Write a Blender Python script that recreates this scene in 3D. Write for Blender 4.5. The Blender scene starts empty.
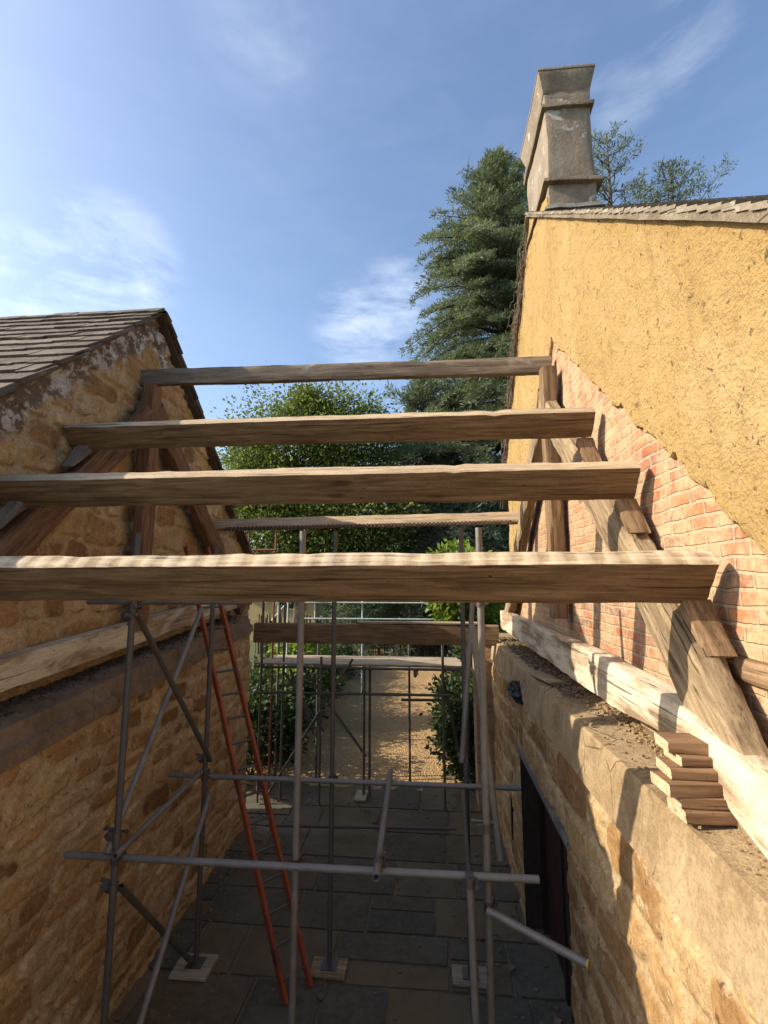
import bpy, bmesh, math, random
import numpy as np
from mathutils import Vector, Matrix
from mathutils.geometry import tessellate_polygon
R = math.radians
random.seed(7)
rng = np.random.default_rng(7)
sc = bpy.context.scene
col = sc.collection

# ------------------------------------------------------------------ camera
# the camera is the origin of the site grid; the paving lies 3.7 m below it
cam = bpy.data.objects.new('camera', bpy.data.cameras.new('camera'))
col.objects.link(cam)
cam.data.sensor_fit = 'VERTICAL'; cam.data.sensor_height = 24.0
cam.data.lens = 24.0*490/1024
cam.data.clip_start = 0.05; cam.data.clip_end = 600
cam.location = (0, 0, 0)
cam.rotation_euler = (R(90+7.901), 0, R(5.542))
sc.camera = cam

# ------------------------------------------------------------------ light
SUN = Vector((-1.0, -0.14, 0.60)).normalized()          # towards the sun
el = math.asin(SUN.z); az = math.atan2(SUN.x, SUN.y)
world = bpy.data.worlds.new('World'); sc.world = world; world.use_nodes = True
wn = world.node_tree; wn.nodes.clear()
def wnode(t, **k):
    n = wn.nodes.new(t)
    for a, b in k.items(): setattr(n, a, b)
    return n
wl = wn.links.new
sky = wnode('ShaderNodeTexSky', sky_type='NISHITA', sun_disc=False, sun_elevation=el, sun_rotation=az)
sky.air_density = 1.0; sky.dust_density = 2.4; sky.ozone_density = 2.4; sky.altitude = 50
tc = wnode('ShaderNodeTexCoord')
def wmath(op, a, b=None, c=None):
    n = wnode('ShaderNodeMath', operation=op)
    for i, v in enumerate((a, b, c)):
        if v is None: continue
        if isinstance(v, (int, float)): n.inputs[i].default_value = v
        else: wl(v, n.inputs[i])
    return n.outputs[0]
def blob(d, r0, r1):
    v = Vector(d).normalized()
    n = wnode('ShaderNodeVectorMath', operation='DOT_PRODUCT'); wl(tc.outputs['Generated'], n.inputs[0]); n.inputs[1].default_value = v
    m = wnode('ShaderNodeMapRange', interpolation_type='SMOOTHSTEP'); wl(n.outputs['Value'], m.inputs[0])
    m.inputs[1].default_value = math.cos(R(r0)); m.inputs[2].default_value = math.cos(R(r1)); return m.outputs[0]
def wisp(scale, stretch, rot, lo, hi, seed):
    mp = wnode('ShaderNodeMapping'); wl(tc.outputs['Generated'], mp.inputs[0])
    mp.inputs['Rotation'].default_value = rot; mp.inputs['Scale'].default_value = stretch; mp.inputs['Location'].default_value = (seed, seed*.3, 0)
    nz = wnode('ShaderNodeTexNoise'); wl(mp.outputs[0], nz.inputs['Vector'])
    nz.inputs['Scale'].default_value = scale; nz.inputs['Detail'].default_value = 9; nz.inputs['Roughness'].default_value = .62; nz.inputs['Distortion'].default_value = .25
    m = wnode('ShaderNodeMapRange'); wl(nz.outputs[0], m.inputs[0]); m.inputs[1].default_value = lo; m.inputs[2].default_value = hi; return m.outputs[0]
w1 = wisp(7.0, (1.0, .8, 2.2), (0.5, 0.6, 0.2), .40, .78, 3.1)
w2 = wisp(7.0, (1.0, .6, 3.2), (0.2, -0.9, 0.0), .40, .80, 8.3)
cl = wmath('MULTIPLY', w1, wmath('MAXIMUM', blob((-.52, .69, .50), 8, 1), blob((-.59, .67, .455), 7, 1)))
cl = wmath('MAXIMUM', cl, wmath('MULTIPLY', w2, wmath('MAXIMUM', blob((-.06, .86, .51), 6, .5), blob((-.12, .87, .47), 7, 1))))
cl = wmath('MAXIMUM', cl, wmath('MULTIPLY', w2, wmath('MULTIPLY', wmath('MAXIMUM', blob((.35, .60, .72), 4.5, 1), blob((.285, .65, .70), 4, .5)), .42)))
cl = wmath('MAXIMUM', cl, wmath('MULTIPLY', w1, wmath('MULTIPLY', blob((-.22, .57, .79), 8, 1), .25)))
cl = wmath('MAXIMUM', cl, wmath('MULTIPLY', w2, .06))
cl = wmath('MULTIPLY', cl, .37)
mixw = wnode('ShaderNodeMix', data_type='RGBA')
wl(cl, mixw.inputs['Factor']); wl(sky.outputs[0], mixw.inputs['A']); mixw.inputs['B'].default_value = (7.6, 7.9, 8.4, 1)
bg = wnode('ShaderNodeBackground'); bg.inputs['Strength'].default_value = 0.15
wl(mixw.outputs['Result'], bg.inputs['Color'])
wo = wnode('ShaderNodeOutputWorld'); wl(bg.outputs[0], wo.inputs['Surface'])

sl = bpy.data.lights.new('sun', 'SUN'); sl.energy = 4.3; sl.angle = R(.55); sl.color = (1.0, .90, .74)
so = bpy.data.objects.new('sun', sl); col.objects.link(so)
so.rotation_euler = SUN.to_track_quat('Z', 'Y').to_euler(); so.location = SUN*60
sc.view_settings.view_transform = 'Standard'; sc.view_settings.look = 'None'
sc.view_settings.gamma = 1; sc.view_settings.use_curve_mapping = False
sc.view_settings.exposure = 0.85
GZ = -3.7                                                  # paving level

# ------------------------------------------------------------------ helpers: numpy noise
def _h(ix, iy, iz, s):
    n = (ix.astype(np.int64)*374761393 + iy.astype(np.int64)*668265263 + iz.astype(np.int64)*2147483647 + s*974634777) & 0xffffffff
    n = ((n ^ (n >> 13))*1274126177) & 0xffffffff
    n = (n ^ (n >> 16)) & 0xffffffff
    return n/4294967295.0
def vnoise(x, y, z=0.0, s=0):
    x = np.asarray(x, float); y = np.asarray(y, float); z = np.asarray(z, float)+0*x
    ix, iy, iz = np.floor(x), np.floor(y), np.floor(z)
    fx, fy, fz = x-ix, y-iy, z-iz
    fx, fy, fz = [f*f*(3-2*f) for f in (fx, fy, fz)]
    r = 0
    for dx in (0, 1):
        for dy in (0, 1):
            for dz in (0, 1):
                r = r + _h(ix+dx, iy+dy, iz+dz, s)*(fx if dx else 1-fx)*(fy if dy else 1-fy)*(fz if dz else 1-fz)
    return r*2-1
def fbm(x, y, z=0.0, s=0, o=4):
    r = 0; a = 1; t = 0
    for k in range(o):
        r = r+a*vnoise(x*2**k, y*2**k, z*2**k, s+k*17); t += a; a *= .5
    return r/t
def sstep(a, b, x):
    t = np.clip((x-a)/(b-a), 0, 1); return t*t*(3-2*t)

# ------------------------------------------------------------------ helpers: objects
def tag(o, label=None, cat=None, group=None, kind=None):
    if label: o['label'] = label
    if cat: o['category'] = cat
    if group: o['group'] = group
    if kind: o['kind'] = kind
    return o
def thing(name, loc, label, cat, group=None):
    o = bpy.data.objects.new(name, None); col.objects.link(o); o.location = loc
    o.empty_display_size = .2
    return tag(o, label, cat, group)
def origin(o):
    v = Vector((0, 0, 0))
    while o is not None: v = v+o.location; o = o.parent
    return v
def mesh_obj(name, V, F, mats, parent=None, M=None, smooth=False, mi=None, attr=None):
    """V in site coordinates, or in the local frame M when M is given"""
    me = bpy.data.meshes.new(name)
    V = np.asarray(V, float)
    off = origin(parent) if parent else Vector((0, 0, 0))
    if M is None and parent is not None: V = V-np.array(off)
    if isinstance(F, np.ndarray):
        n, k = F.shape
        me.vertices.add(len(V)); me.vertices.foreach_set('co', V.ravel())
        me.loops.add(n*k); me.loops.foreach_set('vertex_index', F.ravel().astype(np.int32))
        me.polygons.add(n); me.polygons.foreach_set('loop_start', np.arange(0, n*k, k, dtype=np.int32))
        me.update(calc_edges=True); me.validate()
    else:
        me.from_pydata([tuple(v) for v in V], [], F); me.update()
    for m in (mats if isinstance(mats, (list, tuple)) else [mats]): me.materials.append(m)
    if mi is not None: me.polygons.foreach_set('material_index', np.asarray(mi, np.int32))
    if smooth: me.polygons.foreach_set('use_smooth', [True]*len(me.polygons))
    if attr is not None:
        a = me.attributes.new('tint', 'FLOAT_COLOR', 'POINT')
        a.data.foreach_set('color', np.asarray(attr, np.float32).ravel())
    o = bpy.data.objects.new(name, me); col.objects.link(o)
    if parent is not None: o.parent = parent
    if M is not None: o.matrix_local = Matrix.Translation(-off) @ M
    return o
class MB:
    """collects simple solids into one mesh"""
    def __init__(s): s.V = []; s.F = []
    def add(s, V, F):
        b = len(s.V); s.V += [tuple(v) for v in V]; s.F += [tuple(i+b for i in f) for f in F]
    def box(s, a, b, M=None):
        c = [Vector((x, y, z)) for x in (a[0], b[0]) for y in (a[1], b[1]) for z in (a[2], b[2])]
        if M: c = [M @ v for v in c]
        s.add(c, [(0, 1, 3, 2), (4, 6, 7, 5), (0, 4, 5, 1), (2, 3, 7, 6), (0, 2, 6, 4), (1, 5, 7, 3)])
    def tube(s, p, q, r, n=12, cap=True, hollow=0):
        p, q = Vector(p), Vector(q); d = (q-p).normalized()
        u = d.orthogonal().normalized(); v = d.cross(u)
        ring = [(math.cos(2*math.pi*i/n), math.sin(2*math.pi*i/n)) for i in range(n)]
        V = [p+(u*a+v*b)*r for a, b in ring]+[q+(u*a+v*b)*r for a, b in ring]
        F = [(i, (i+1) % n, n+(i+1) % n, n+i) for i in range(n)]
        if hollow:
            V += [p+(u*a+v*b)*hollow for a, b in ring]+[q+(u*a+v*b)*hollow for a, b in ring]
            F += [(2*n+(i+1) % n, 2*n+i, 3*n+i, 3*n+(i+1) % n) for i in range(n)]
            F += [((i+1) % n, i, 2*n+i, 2*n+(i+1) % n) for i in range(n)]
            F += [(n+i, n+(i+1) % n, 3*n+(i+1) % n, 3*n+i) for i in range(n)]
        elif cap: F += [tuple(range(n-1, -1, -1)), tuple(range(n, 2*n))]
        s.add(V, F)
    def build(s, name, mat, parent=None, smooth=False):
        o = mesh_obj(name, s.V, s.F, mat, parent)
        if smooth:
            o.data.polygons.foreach_set('use_smooth', [True]*len(o.data.polygons)); o.data.set_sharp_from_angle(angle=R(40))
        return o

# ------------------------------------------------------------------ helpers: materials
class NT:
    def __init__(s, name):
        s.m = bpy.data.materials.new(name); s.m.use_nodes = True; s.t = s.m.node_tree; s.t.nodes.clear()
        s.out = s.n('ShaderNodeOutputMaterial'); s.b = s.n('ShaderNodeBsdfPrincipled')
        s.l(s.b.outputs[0], s.out.inputs['Surface']); s.b.inputs['Roughness'].default_value = .85
        s.b.inputs['Specular IOR Level'].default_value = .25
        s.tc = s.n('ShaderNodeTexCoord')
    def n(s, t, **k):
        n = s.t.nodes.new(t)
        for a, b in k.items(): setattr(n, a, b)
        return n
    def l(s, a, b): s.t.links.new(a, b)
    def put(s, v, i):
        if isinstance(v, (int, float)): i.default_value = v
        elif isinstance(v, tuple): i.default_value = v if len(v) != 3 or i.type == 'VECTOR' else (*v, 1)
        else: s.l(v, i)
    def vec(s, scale=(1, 1, 1), rot=(0, 0, 0), loc=(0, 0, 0), src='Object'):
        m = s.n('ShaderNodeMapping'); s.l(s.tc.outputs[src], m.inputs[0])
        m.inputs['Scale'].default_value = scale; m.inputs['Rotation'].default_value = rot; m.inputs['Location'].default_value = loc; return m.outputs[0]
    def noise(s, scale, vec=None, detail=5, rough=.55, dist=0):
        n = s.n('ShaderNodeTexNoise'); s.l(vec if vec else s.tc.outputs['Object'], n.inputs['Vector'])
        n.inputs['Scale'].default_value = scale; n.inputs['Detail'].default_value = detail; n.inputs['Roughness'].default_value = rough; n.inputs['Distortion'].default_value = dist
        return n.outputs[0]
    def voro(s, scale, vec=None, feature='F1', out=0, rnd=1):
        n = s.n('ShaderNodeTexVoronoi', feature=feature); s.l(vec if vec else s.tc.outputs['Object'], n.inputs['Vector'])
        n.inputs['Scale'].default_value = scale; n.inputs['Randomness'].default_value = rnd; return n.outputs[out]
    def rng(s, v, a, b, c=0, d=1, smooth=False):
        m = s.n('ShaderNodeMapRange'); 
        if smooth: m.interpolation_type = 'SMOOTHSTEP'
        s.l(v, m.inputs[0])
        for i, x in enumerate((a, b, c, d)): m.inputs[1+i].default_value = x
        return m.outputs[0]
    def ramp(s, v, pts):
        r = s.n('ShaderNodeValToRGB'); s.l(v, r.inputs[0]); e = r.color_ramp.elements
        while len(e) < len(pts): e.new(.5)
        for k, (p, c) in enumerate(pts): e[k].position = p; e[k].color = (*c, 1)
        return r.outputs[0]
    def mix(s, f, a, b, mode='MIX'):
        m = s.n('ShaderNodeMix', data_type='RGBA', blend_type=mode); m.clamp_result = False
        s.put(f, m.inputs['Factor']); s.put(a, m.inputs['A']); s.put(b, m.inputs['B']); return m.outputs['Result']
    def math(s, op, a, b=None):
        m = s.n('ShaderNodeMath', operation=op); s.put(a, m.inputs[0])
        if b is not None: s.put(b, m.inputs[1])
        return m.outputs[0]
    def bump(s, h, strength=.5, dist=.01):
        b = s.n('ShaderNodeBump'); b.inputs['Strength'].default_value = strength; b.inputs['Distance'].default_value = dist
        s.l(h, b.inputs['Height'])
        if s.b.inputs['Normal'].is_linked: s.l(s.b.inputs['Normal'].links[0].from_socket, b.inputs['Normal'])
        s.l(b.outputs[0], s.b.inputs['Normal'])
    def base(s, c): s.put(c, s.b.inputs['Base Color'])
    def rough(s, v): s.put(v, s.b.inputs['Roughness'])
    def attr(s, name):
        a = s.n('ShaderNodeAttribute', attribute_name=name); sp = s.n('ShaderNodeSeparateColor'); s.l(a.outputs['Color'], sp.inputs[0])
        return sp.outputs[0], sp.outputs[1], sp.outputs[2], a.outputs['Alpha']
    def orand(s):
        return s.n('ShaderNodeObjectInfo').outputs['Random']
    def shift(s, vec, k=37.0):
        """moves a texture by an amount of its own for each object"""
        a = s.n('ShaderNodeVectorMath', operation='ADD'); c = s.n('ShaderNodeCombineXYZ')
        r = s.math('MULTIPLY', s.orand(), k); s.l(r, c.inputs[0]); s.l(r, c.inputs[1]); s.l(vec, a.inputs[0]); s.l(c.outputs[0], a.inputs[1]); return a.outputs[0]

def wood(name, dark, mid, pale, wash=None, wash_amt=.0, knots=True, bump=.5, stain=.35, rough=.85, saw=False):
    """timber, grain along local X"""
    N = NT(name)
    v = N.shift(N.vec((.9, 14, 14)))
    g = N.noise(2.6, v, 8, .62, .8)
    v2 = N.shift(N.vec((.55, 3.2, 3.2)))
    big = N.noise(1.6, v2, 5, .6, 1.2)
    fine = N.noise(9, N.shift(N.vec((1.5, 60, 60))), 4, .6)
    c = N.ramp(g, [(.28, dark), (.5, mid), (.74, pale)])
    c = N.mix(N.rng(big, .35, .72, 0, .75), c, N.mix(.5, c, dark))
    if wash:
        m = N.noise(1.1, N.shift(N.vec((.8, 2.6, 2.6))), 6, .68, .6)
        c = N.mix(N.rng(m, .62-wash_amt*.5, .72-wash_amt*.5, 0, .92), c, N.mix(N.rng(g, .3, .75), N.mix(.35, wash, mid), wash))
    crack = N.noise(2.2, N.shift(N.vec((.5, 26, 26))), 3, .5, .6)
    ck = N.rng(crack, .31, .365, 1, 0, True)
    nail = N.rng(N.voro(1.0, N.shift(N.vec((5, 9, 9)), 23), 'F1', 0), .035, .06, 1, 0, True)
    c = N.mix(N.math('MULTIPLY', ck, .75), c, (dark[0]*.3, dark[1]*.3, dark[2]*.3))
    if knots:
        k = N.voro(1.0, N.shift(N.vec((1.3, 5, 5)), 11), 'F1', 0)
        kk = N.rng(k, .05, .14, 1, 0, True)
        c = N.mix(N.math('MULTIPLY', kk, .7), c, (dark[0]*.5, dark[1]*.45, dark[2]*.4))
    c = N.mix(N.math('MULTIPLY', nail, .85), c, (dark[0]*.2, dark[1]*.18, dark[2]*.16))
    blot = N.noise(3.2, N.shift(N.vec((.5, 1.6, 1.6)), 7), 6, .7, .8)
    c = N.mix(N.rng(blot, .5, .68, 0, .55), c, N.mix(1, c, (.52, .47, .43), 'MULTIPLY'))
    sp = N.noise(70, N.shift(N.tc.outputs['Object']), 2, .5)
    c = N.mix(N.rng(sp, .62, .72, 0, .5), c, (dark[0]*.6, dark[1]*.6, dark[2]*.6))
    hsum = N.math('ADD', N.math('MULTIPLY', g, .8), N.math('MULTIPLY', fine, .4))
    hsum = N.math('SUBTRACT', hsum, N.math('MULTIPLY', ck, .8))
    if saw:
        w = N.n('ShaderNodeTexWave', wave_type='BANDS', bands_direction='X'); N.l(N.vec((1, .55, .25)), w.inputs['Vector'])
        w.inputs['Scale'].default_value = 2.6; w.inputs['Distortion'].default_value = 2.2; w.inputs['Detail'].default_value = 3; w.inputs['Detail Scale'].default_value = 1.6
        c = N.mix(N.rng(w.outputs[1], .25, .7, .0, .6), c, N.mix(.6, c, pale)); hsum = N.math('ADD', hsum, N.math('MULTIPLY', w.outputs[1], .9))
    N.base(c); N.rough(rough); N.bump(hsum, bump, .006)
    return N.m
M = {}
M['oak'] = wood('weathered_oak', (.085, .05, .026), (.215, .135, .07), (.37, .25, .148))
M['oak_lit'] = wood('oak_sunlit_face', (.24, .165, .10), (.48, .36, .225), (.64, .51, .35), saw=False, bump=.8)  # weathered outer faces, with sunlight put into the paler colour
M['oak_lit_saw'] = wood('oak_sunlit_sawn_face', (.24, .165, .10), (.47, .355, .22), (.72, .59, .42), saw=True, bump=.9)  # saw-marked face, its colour also lightened for the sun on it
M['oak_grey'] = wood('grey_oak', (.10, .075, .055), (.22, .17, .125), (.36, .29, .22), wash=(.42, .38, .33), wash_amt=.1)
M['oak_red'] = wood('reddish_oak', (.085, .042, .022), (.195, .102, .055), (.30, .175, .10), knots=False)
M['oak_pale'] = wood('limewashed_oak', (.17, .11, .065), (.36, .26, .16), (.52, .41, .27), wash=(.68, .60, .44), wash_amt=.34)
M['oak_rough'] = wood('rough_hewn_oak', (.12, .08, .045), (.30, .215, .125), (.48, .37, .23), bump=1.0)
M['offcut'] = wood('offcut_wood', (.10, .052, .026), (.22, .125, .063), (.34, .215, .12), knots=False)
M['offcut_end'] = wood('offcut_end_wood', (.34, .24, .14), (.52, .39, .24), (.66, .53, .36), knots=False)
M['board'] = wood('scaffold_board_wood', (.20, .15, .10), (.36, .29, .20), (.50, .42, .31))
M['darkwood'] = wood('dark_stained_wood', (.014, .007, .005), (.032, .014, .010), (.055, .022, .016), knots=False)

def stone_mat(name, cols, mortar, lichen=(.50, .47, .42)):
    N = NT(name)
    r, mo, r2, li = N.attr('tint')
    c = N.ramp(r, cols)
    v = N.noise(5.5, None, 7, .65, .4); f = N.noise(38, None, 5, .65); g = N.noise(150, None, 2, .5)
    c = N.mix(N.rng(v, .38, .68, 0, .8), c, N.mix(1, c, (.55, .47, .40), 'MULTIPLY'))
    c = N.mix(N.rng(f, .42, .64, 0, .75), c, N.mix(1, c, (1.5, 1.42, 1.28), 'MULTIPLY'))
    hf = N.noise(75, None, 4, .75)
    c = N.mix(N.rng(hf, .36, .48, .55, 0), c, N.mix(1, c, (.5, .45, .4), 'MULTIPLY'))
    lim = N.math('MULTIPLY', N.rng(N.noise(4.3, N.vec(loc=(3, 7, 1)), 7, .72, .5), .54, .64, 0, .6, True), N.rng(f, .36, .58))
    c = N.mix(lim, c, (.55, .46, .33))
    mc = N.mix(N.rng(f, .35, .65), N.mix(1, mortar, (.66, .62, .58), 'MULTIPLY'), mortar)
    c = N.mix(mo, c, mc)
    pit = N.rng(N.noise(17, None, 5, .7), .31, .38, 1, 0, True)
    c = N.mix(N.math('MULTIPLY', pit, .6), c, (cols[0][1][0]*.4, cols[0][1][1]*.4, cols[0][1][2]*.4))
    lm = N.rng(N.noise(9, None, 7, .72), .47, .56, 0, 1, True)
    lc = N.mix(lm, (.15, .11, .078), lichen)
    lc = N.mix(N.rng(f, .45, .7, 0, .5), lc, (.06, .048, .04))
    c = N.mix(li, c, lc)
    N.base(c); N.rough(.92)
    h = N.math('ADD', N.math('MULTIPLY', v, .9), N.math('MULTIPLY', f, .55)); h = N.math('ADD', h, N.math('MULTIPLY', g, .15)); h = N.math('SUBTRACT', h, N.math('MULTIPLY', pit, .5))
    N.bump(h, .9, .02)
    return N.m
M['stone_l'] = stone_mat('ironstone_rubble', [(0, (.20, .115, .05)), (.3, (.33, .205, .092)), (.65, (.44, .295, .14)), (.85, (.38, .29, .17)), (1, (.53, .40, .235))], (.50, .375, .22))
M['stone_r'] = stone_mat('honey_rubble', [(0, (.23, .13, .052)), (.4, (.325, .20, .086)), (.75, (.39, .26, .122)), (1, (.43, .315, .17))], (.46, .35, .205))

def mortar_mat(name, a, b, c2):
    N = NT(name)
    v = N.noise(3.0, None, 7, .65, .5); f = N.noise(26, None, 6, .7); g = N.noise(120, None, 2)
    c = N.ramp(v, [(.3, a), (.5, b), (.72, c2)])
    c = N.mix(N.rng(f, .45, .72, 0, .6), c, N.mix(1, c, (.55, .52, .48), 'MULTIPLY'))
    hf = N.noise(70, None, 5, .75); c = N.mix(N.rng(hf, .36, .48, .55, 0), c, N.mix(1, c, (.5, .45, .4), 'MULTIPLY'))
    c = N.mix(N.rng(hf, .58, .68, 0, .6), c, N.mix(1, c, (1.6, 1.55, 1.45), 'MULTIPLY'))
    stn = N.noise(2.2, N.vec((1.2, 1.0, .5)), 8, .72, .6); c = N.mix(N.rng(stn, .5, .66, 0, .6, True), c, N.mix(1, c, (.58, .52, .46), 'MULTIPLY'))
    crk = N.rng(N.voro(2.3, N.vec((1, 1, 1)), 'DISTANCE_TO_EDGE', 0), .004, .014, 1, 0, True); crk = N.math('MULTIPLY', crk, N.rng(N.noise(1.7, None, 3), .5, .56, 0, 1)); c = N.mix(N.math('MULTIPLY', crk, .7), c, N.mix(1, c, (.3, .27, .24), 'MULTIPLY'))
    N.base(c); N.rough(.95)
    N.bump(N.math('SUBTRACT', N.math('ADD', N.math('ADD', f, N.math('MULTIPLY', g, .4)), N.math('MULTIPLY', hf, .5)), N.math('MULTIPLY', crk, .6)), .9, .014); N.bump(v, .5, .03)
    return N.m
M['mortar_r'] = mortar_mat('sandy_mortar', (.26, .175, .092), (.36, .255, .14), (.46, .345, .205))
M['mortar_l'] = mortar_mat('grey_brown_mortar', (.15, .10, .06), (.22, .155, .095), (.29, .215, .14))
M['cement'] = mortar_mat('chimney_cement', (.145, .115, .082), (.21, .17, .12), (.30, .25, .18))
M['concrete'] = mortar_mat('pale_lintel', (.13, .12, .11), (.20, .185, .165), (.27, .25, .22))

# rendered face
N = NT('ochre_render')
big = N.noise(.9, None, 7, .62, .6); mid = N.noise(13, None, 6, .62, .3); fin = N.noise(55, None, 5, .6)
c = N.ramp(big, [(.25, (.265, .17, .058)), (.45, (.315, .208, .078)), (.6, (.345, .232, .094)), (.78, (.405, .29, .142))])
c = N.mix(N.rng(fin, .35, .7, 0, .65), c, N.mix(1, c, (1.3, 1.3, 1.3), 'MULTIPLY'))
st = N.noise(1.5, N.vec((1, 2.6, .55), loc=(3, 1, 2)), 7, .68, .4)
c = N.mix(N.rng(st, .52, .72, 0, .5, True), c, N.mix(1, c, (.66, .60, .55), 'MULTIPLY'))
pit = N.math('MULTIPLY', N.rng(N.noise(19, N.vec((1, 1, .8)), 6, .74), .33, .385, 1, 0, True), N.rng(N.noise(2.4, None, 4, .6), .36, .56, .35, 1))
c = N.mix(N.math('MULTIPLY', pit, .6), c, (.15, .092, .042))
sm = N.math('MULTIPLY', N.rng(N.noise(3.1, N.vec((1, 1.2, .8), loc=(4, 2, 1)), 7, .74), .58, .68, 0, 1, True), N.rng(fin, .35, .62))
c = N.mix(N.math('MULTIPLY', sm, .6), c, (.17, .115, .062))
wh = N.rng(N.noise(7, N.vec((1, 1, .8), loc=(9, 2, 4)), 6, .75), .70, .73, 0, 1, True); c = N.mix(N.math('MULTIPLY', wh, .7), c, (.56, .48, .34))
N.base(c); N.rough(.95)
N.bump(N.math('SUBTRACT', N.math('ADD', N.math('MULTIPLY', mid, 1.0), N.math('MULTIPLY', fin, .55)), N.math('MULTIPLY', pit, .9)), 1.0, .034)
M['render'] = N.m

# brick
N = NT('old_red_brick')
cx = N.n('ShaderNodeSeparateXYZ'); N.l(N.tc.outputs['Object'], cx.inputs[0])
dn = N.n('ShaderNodeTexNoise'); N.l(N.tc.outputs['Object'], dn.inputs['Vector']); dn.inputs['Scale'].default_value = 5; dn.inputs['Detail'].default_value = 5
ds = N.n('ShaderNodeSeparateColor'); N.l(dn.outputs['Color'], ds.inputs[0])
cb = N.n('ShaderNodeCombineXYZ')
N.l(N.math('ADD', cx.outputs[1], N.math('MULTIPLY', ds.outputs[0], .06)), cb.inputs[0]); N.l(N.math('ADD', cx.outputs[2], N.math('MULTIPLY', ds.outputs[1], .045)), cb.inputs[1])
bt = N.n('ShaderNodeTexBrick', offset=.5); N.l(cb.outputs[0], bt.inputs['Vector'])
for k, x in (('Scale', 1), ('Mortar Size', .0105), ('Mortar Smooth', .35), ('Bias', 0), ('Brick Width', .218), ('Row Height', .0735)): bt.inputs[k].default_value = x
bt.inputs['Color1'].default_value = (0, 0, 0, 1); bt.inputs['Color2'].default_value = (1, 1, 1, 1); bt.inputs['Mortar'].default_value = (.5, .5, .5, 1)
c = N.ramp(bt.outputs['Color'], [(0, (.20, .105, .08)), (.22, (.31, .105, .045)), (.5, (.38, .155, .07)), (.72, (.23, .11, .07)), (.86, (.42, .25, .15)), (1, (.34, .125, .06))])
f = N.noise(30, None, 6, .7); v = N.noise(6, None, 6, .65, .4)
c = N.mix(N.rng(f, .4, .7, 0, .6), c, N.mix(1, c, (1.45, 1.4, 1.35), 'MULTIPLY'))
c = N.mix(N.rng(v, .3, .45, .7, 0), c, N.mix(1, c, (.55, .5, .5), 'MULTIPLY'))
mo = N.mix(N.rng(f, .35, .65), (.27, .20, .13), (.42, .32, .21))
c = N.mix(bt.outputs['Fac'], c, mo)
sme = N.math('MULTIPLY', N.rng(N.noise(3.6, None, 8, .72, .9), .36, .60, 0, .92, True), N.rng(f, .34, .54, .3, 1))
c = N.mix(sme, c, N.mix(v, (.39, .275, .155), (.48, .365, .22)))
N.base(c); N.rough(.93)
N.bump(N.math('SUBTRACT', N.math('ADD', N.math('MULTIPLY', f, .5), N.math('MULTIPLY', v, .6)), N.math('MULTIPLY', bt.outputs['Fac'], .8)), 1.0, .012)
M['brick'] = N.m

def slate_mat(name, a, b, c2, lich):
    N = NT(name)
    r, g, bb, al = N.attr('tint')
    f = N.noise(24, None, 6, .7); v = N.noise(4.5, None, 6, .65)
    c = N.ramp(r, [(0, a), (.5, b), (1, c2)])
    c = N.mix(N.rng(f, .4, .7, 0, .6), c, N.mix(1, c, (.5, .48, .46), 'MULTIPLY'))
    c = N.mix(N.math('MULTIPLY', N.rng(v, .52, .66, 0, 1, True), N.rng(f, .38, .6)), c, lich)
    N.base(c); N.rough(.9); N.bump(N.math('ADD', f, v), .7, .012)
    return N.m
M['slate'] = slate_mat('stone_slate', (.085, .064, .048), (.125, .098, .075), (.175, .14, .108), (.25, .215, .17))
M['tile'] = slate_mat('weathered_roof_tile', (.175, .14, .10), (.215, .175, .13), (.255, .21, .155), (.40, .37, .31))

def metal(name, base, rough, rust=(.13, .10, .08), amt=.4, met=.75):
    N = NT(name)
    f = N.noise(14, N.shift(N.tc.outputs['Object']), 6, .65); v = N.noise(2.3, N.shift(N.tc.outputs['Object']), 4, .6)
    c = N.mix(N.rng(f, .3, .7), (base[0]*.7, base[1]*.7, base[2]*.7), base)
    c = N.mix(N.rng(v, .52, .7, 0, amt), c, rust)
    N.base(c); N.b.inputs['Metallic'].default_value = met; N.b.inputs['Specular IOR Level'].default_value = .5
    N.rough(N.rng(f, .3, .7, rough-.08, rough+.15)); N.bump(f, .15, .003)
    return N.m
M['tube'] = metal('galvanised_tube', (.225, .205, .18), .5, amt=.6, met=.25)
M['tube_dark'] = metal('dull_steel_tube', (.11, .10, .09), .55, met=.25)
M['coupler'] = metal('rusty_coupler', (.17, .15, .135), .5, (.11, .06, .035), .6)
M['rail'] = metal('pale_green_rail', (.42, .50, .46), .5, amt=.2, met=.2)
M['rust'] = metal('rust_red_steel', (.26, .075, .045), .7, (.15, .06, .04), .5, .1)
M['orange'] = metal('orange_ladder_paint', (.33, .068, .022), .6, (.10, .03, .02), .9, .0)
M['yellowcap'] = metal('yellow_cap', (.55, .40, .06), .5, amt=.2, met=0)
def plain(name, c, var=.35, scale=20, bump=.5, dist=.01, rough=.9):
    N = NT(name); f = N.noise(scale, None, 6, .65); v = N.noise(scale*.13, None, 4, .6)
    k = N.mix(N.rng(f, .3, .7), tuple(x*(1-var) for x in c), tuple(x*(1+var) for x in c))
    k = N.mix(N.rng(v, .35, .65, 0, .5), k, tuple(x*.7 for x in c))
    N.base(k); N.rough(rough); N.bump(f, bump, dist); return N.m
M['rubble'] = plain('dark_rubble', (.17, .125, .08))
M['plastic'] = plain('black_plastic', (.012, .012, .013), rough=.4)
M['twig'] = plain('dead_vine', (.16, .12, .085))
M['bark'] = plain('tree_bark', (.10, .075, .055), scale=9, dist=.03)
M['shed'] = plain('pale_shed_timber', (.42, .33, .17))
M['glassdark'] = plain('dark_window', (.015, .018, .02), rough=.15)
M['wattle'] = plain('brushwood', (.075, .052, .035), .6)
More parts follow.
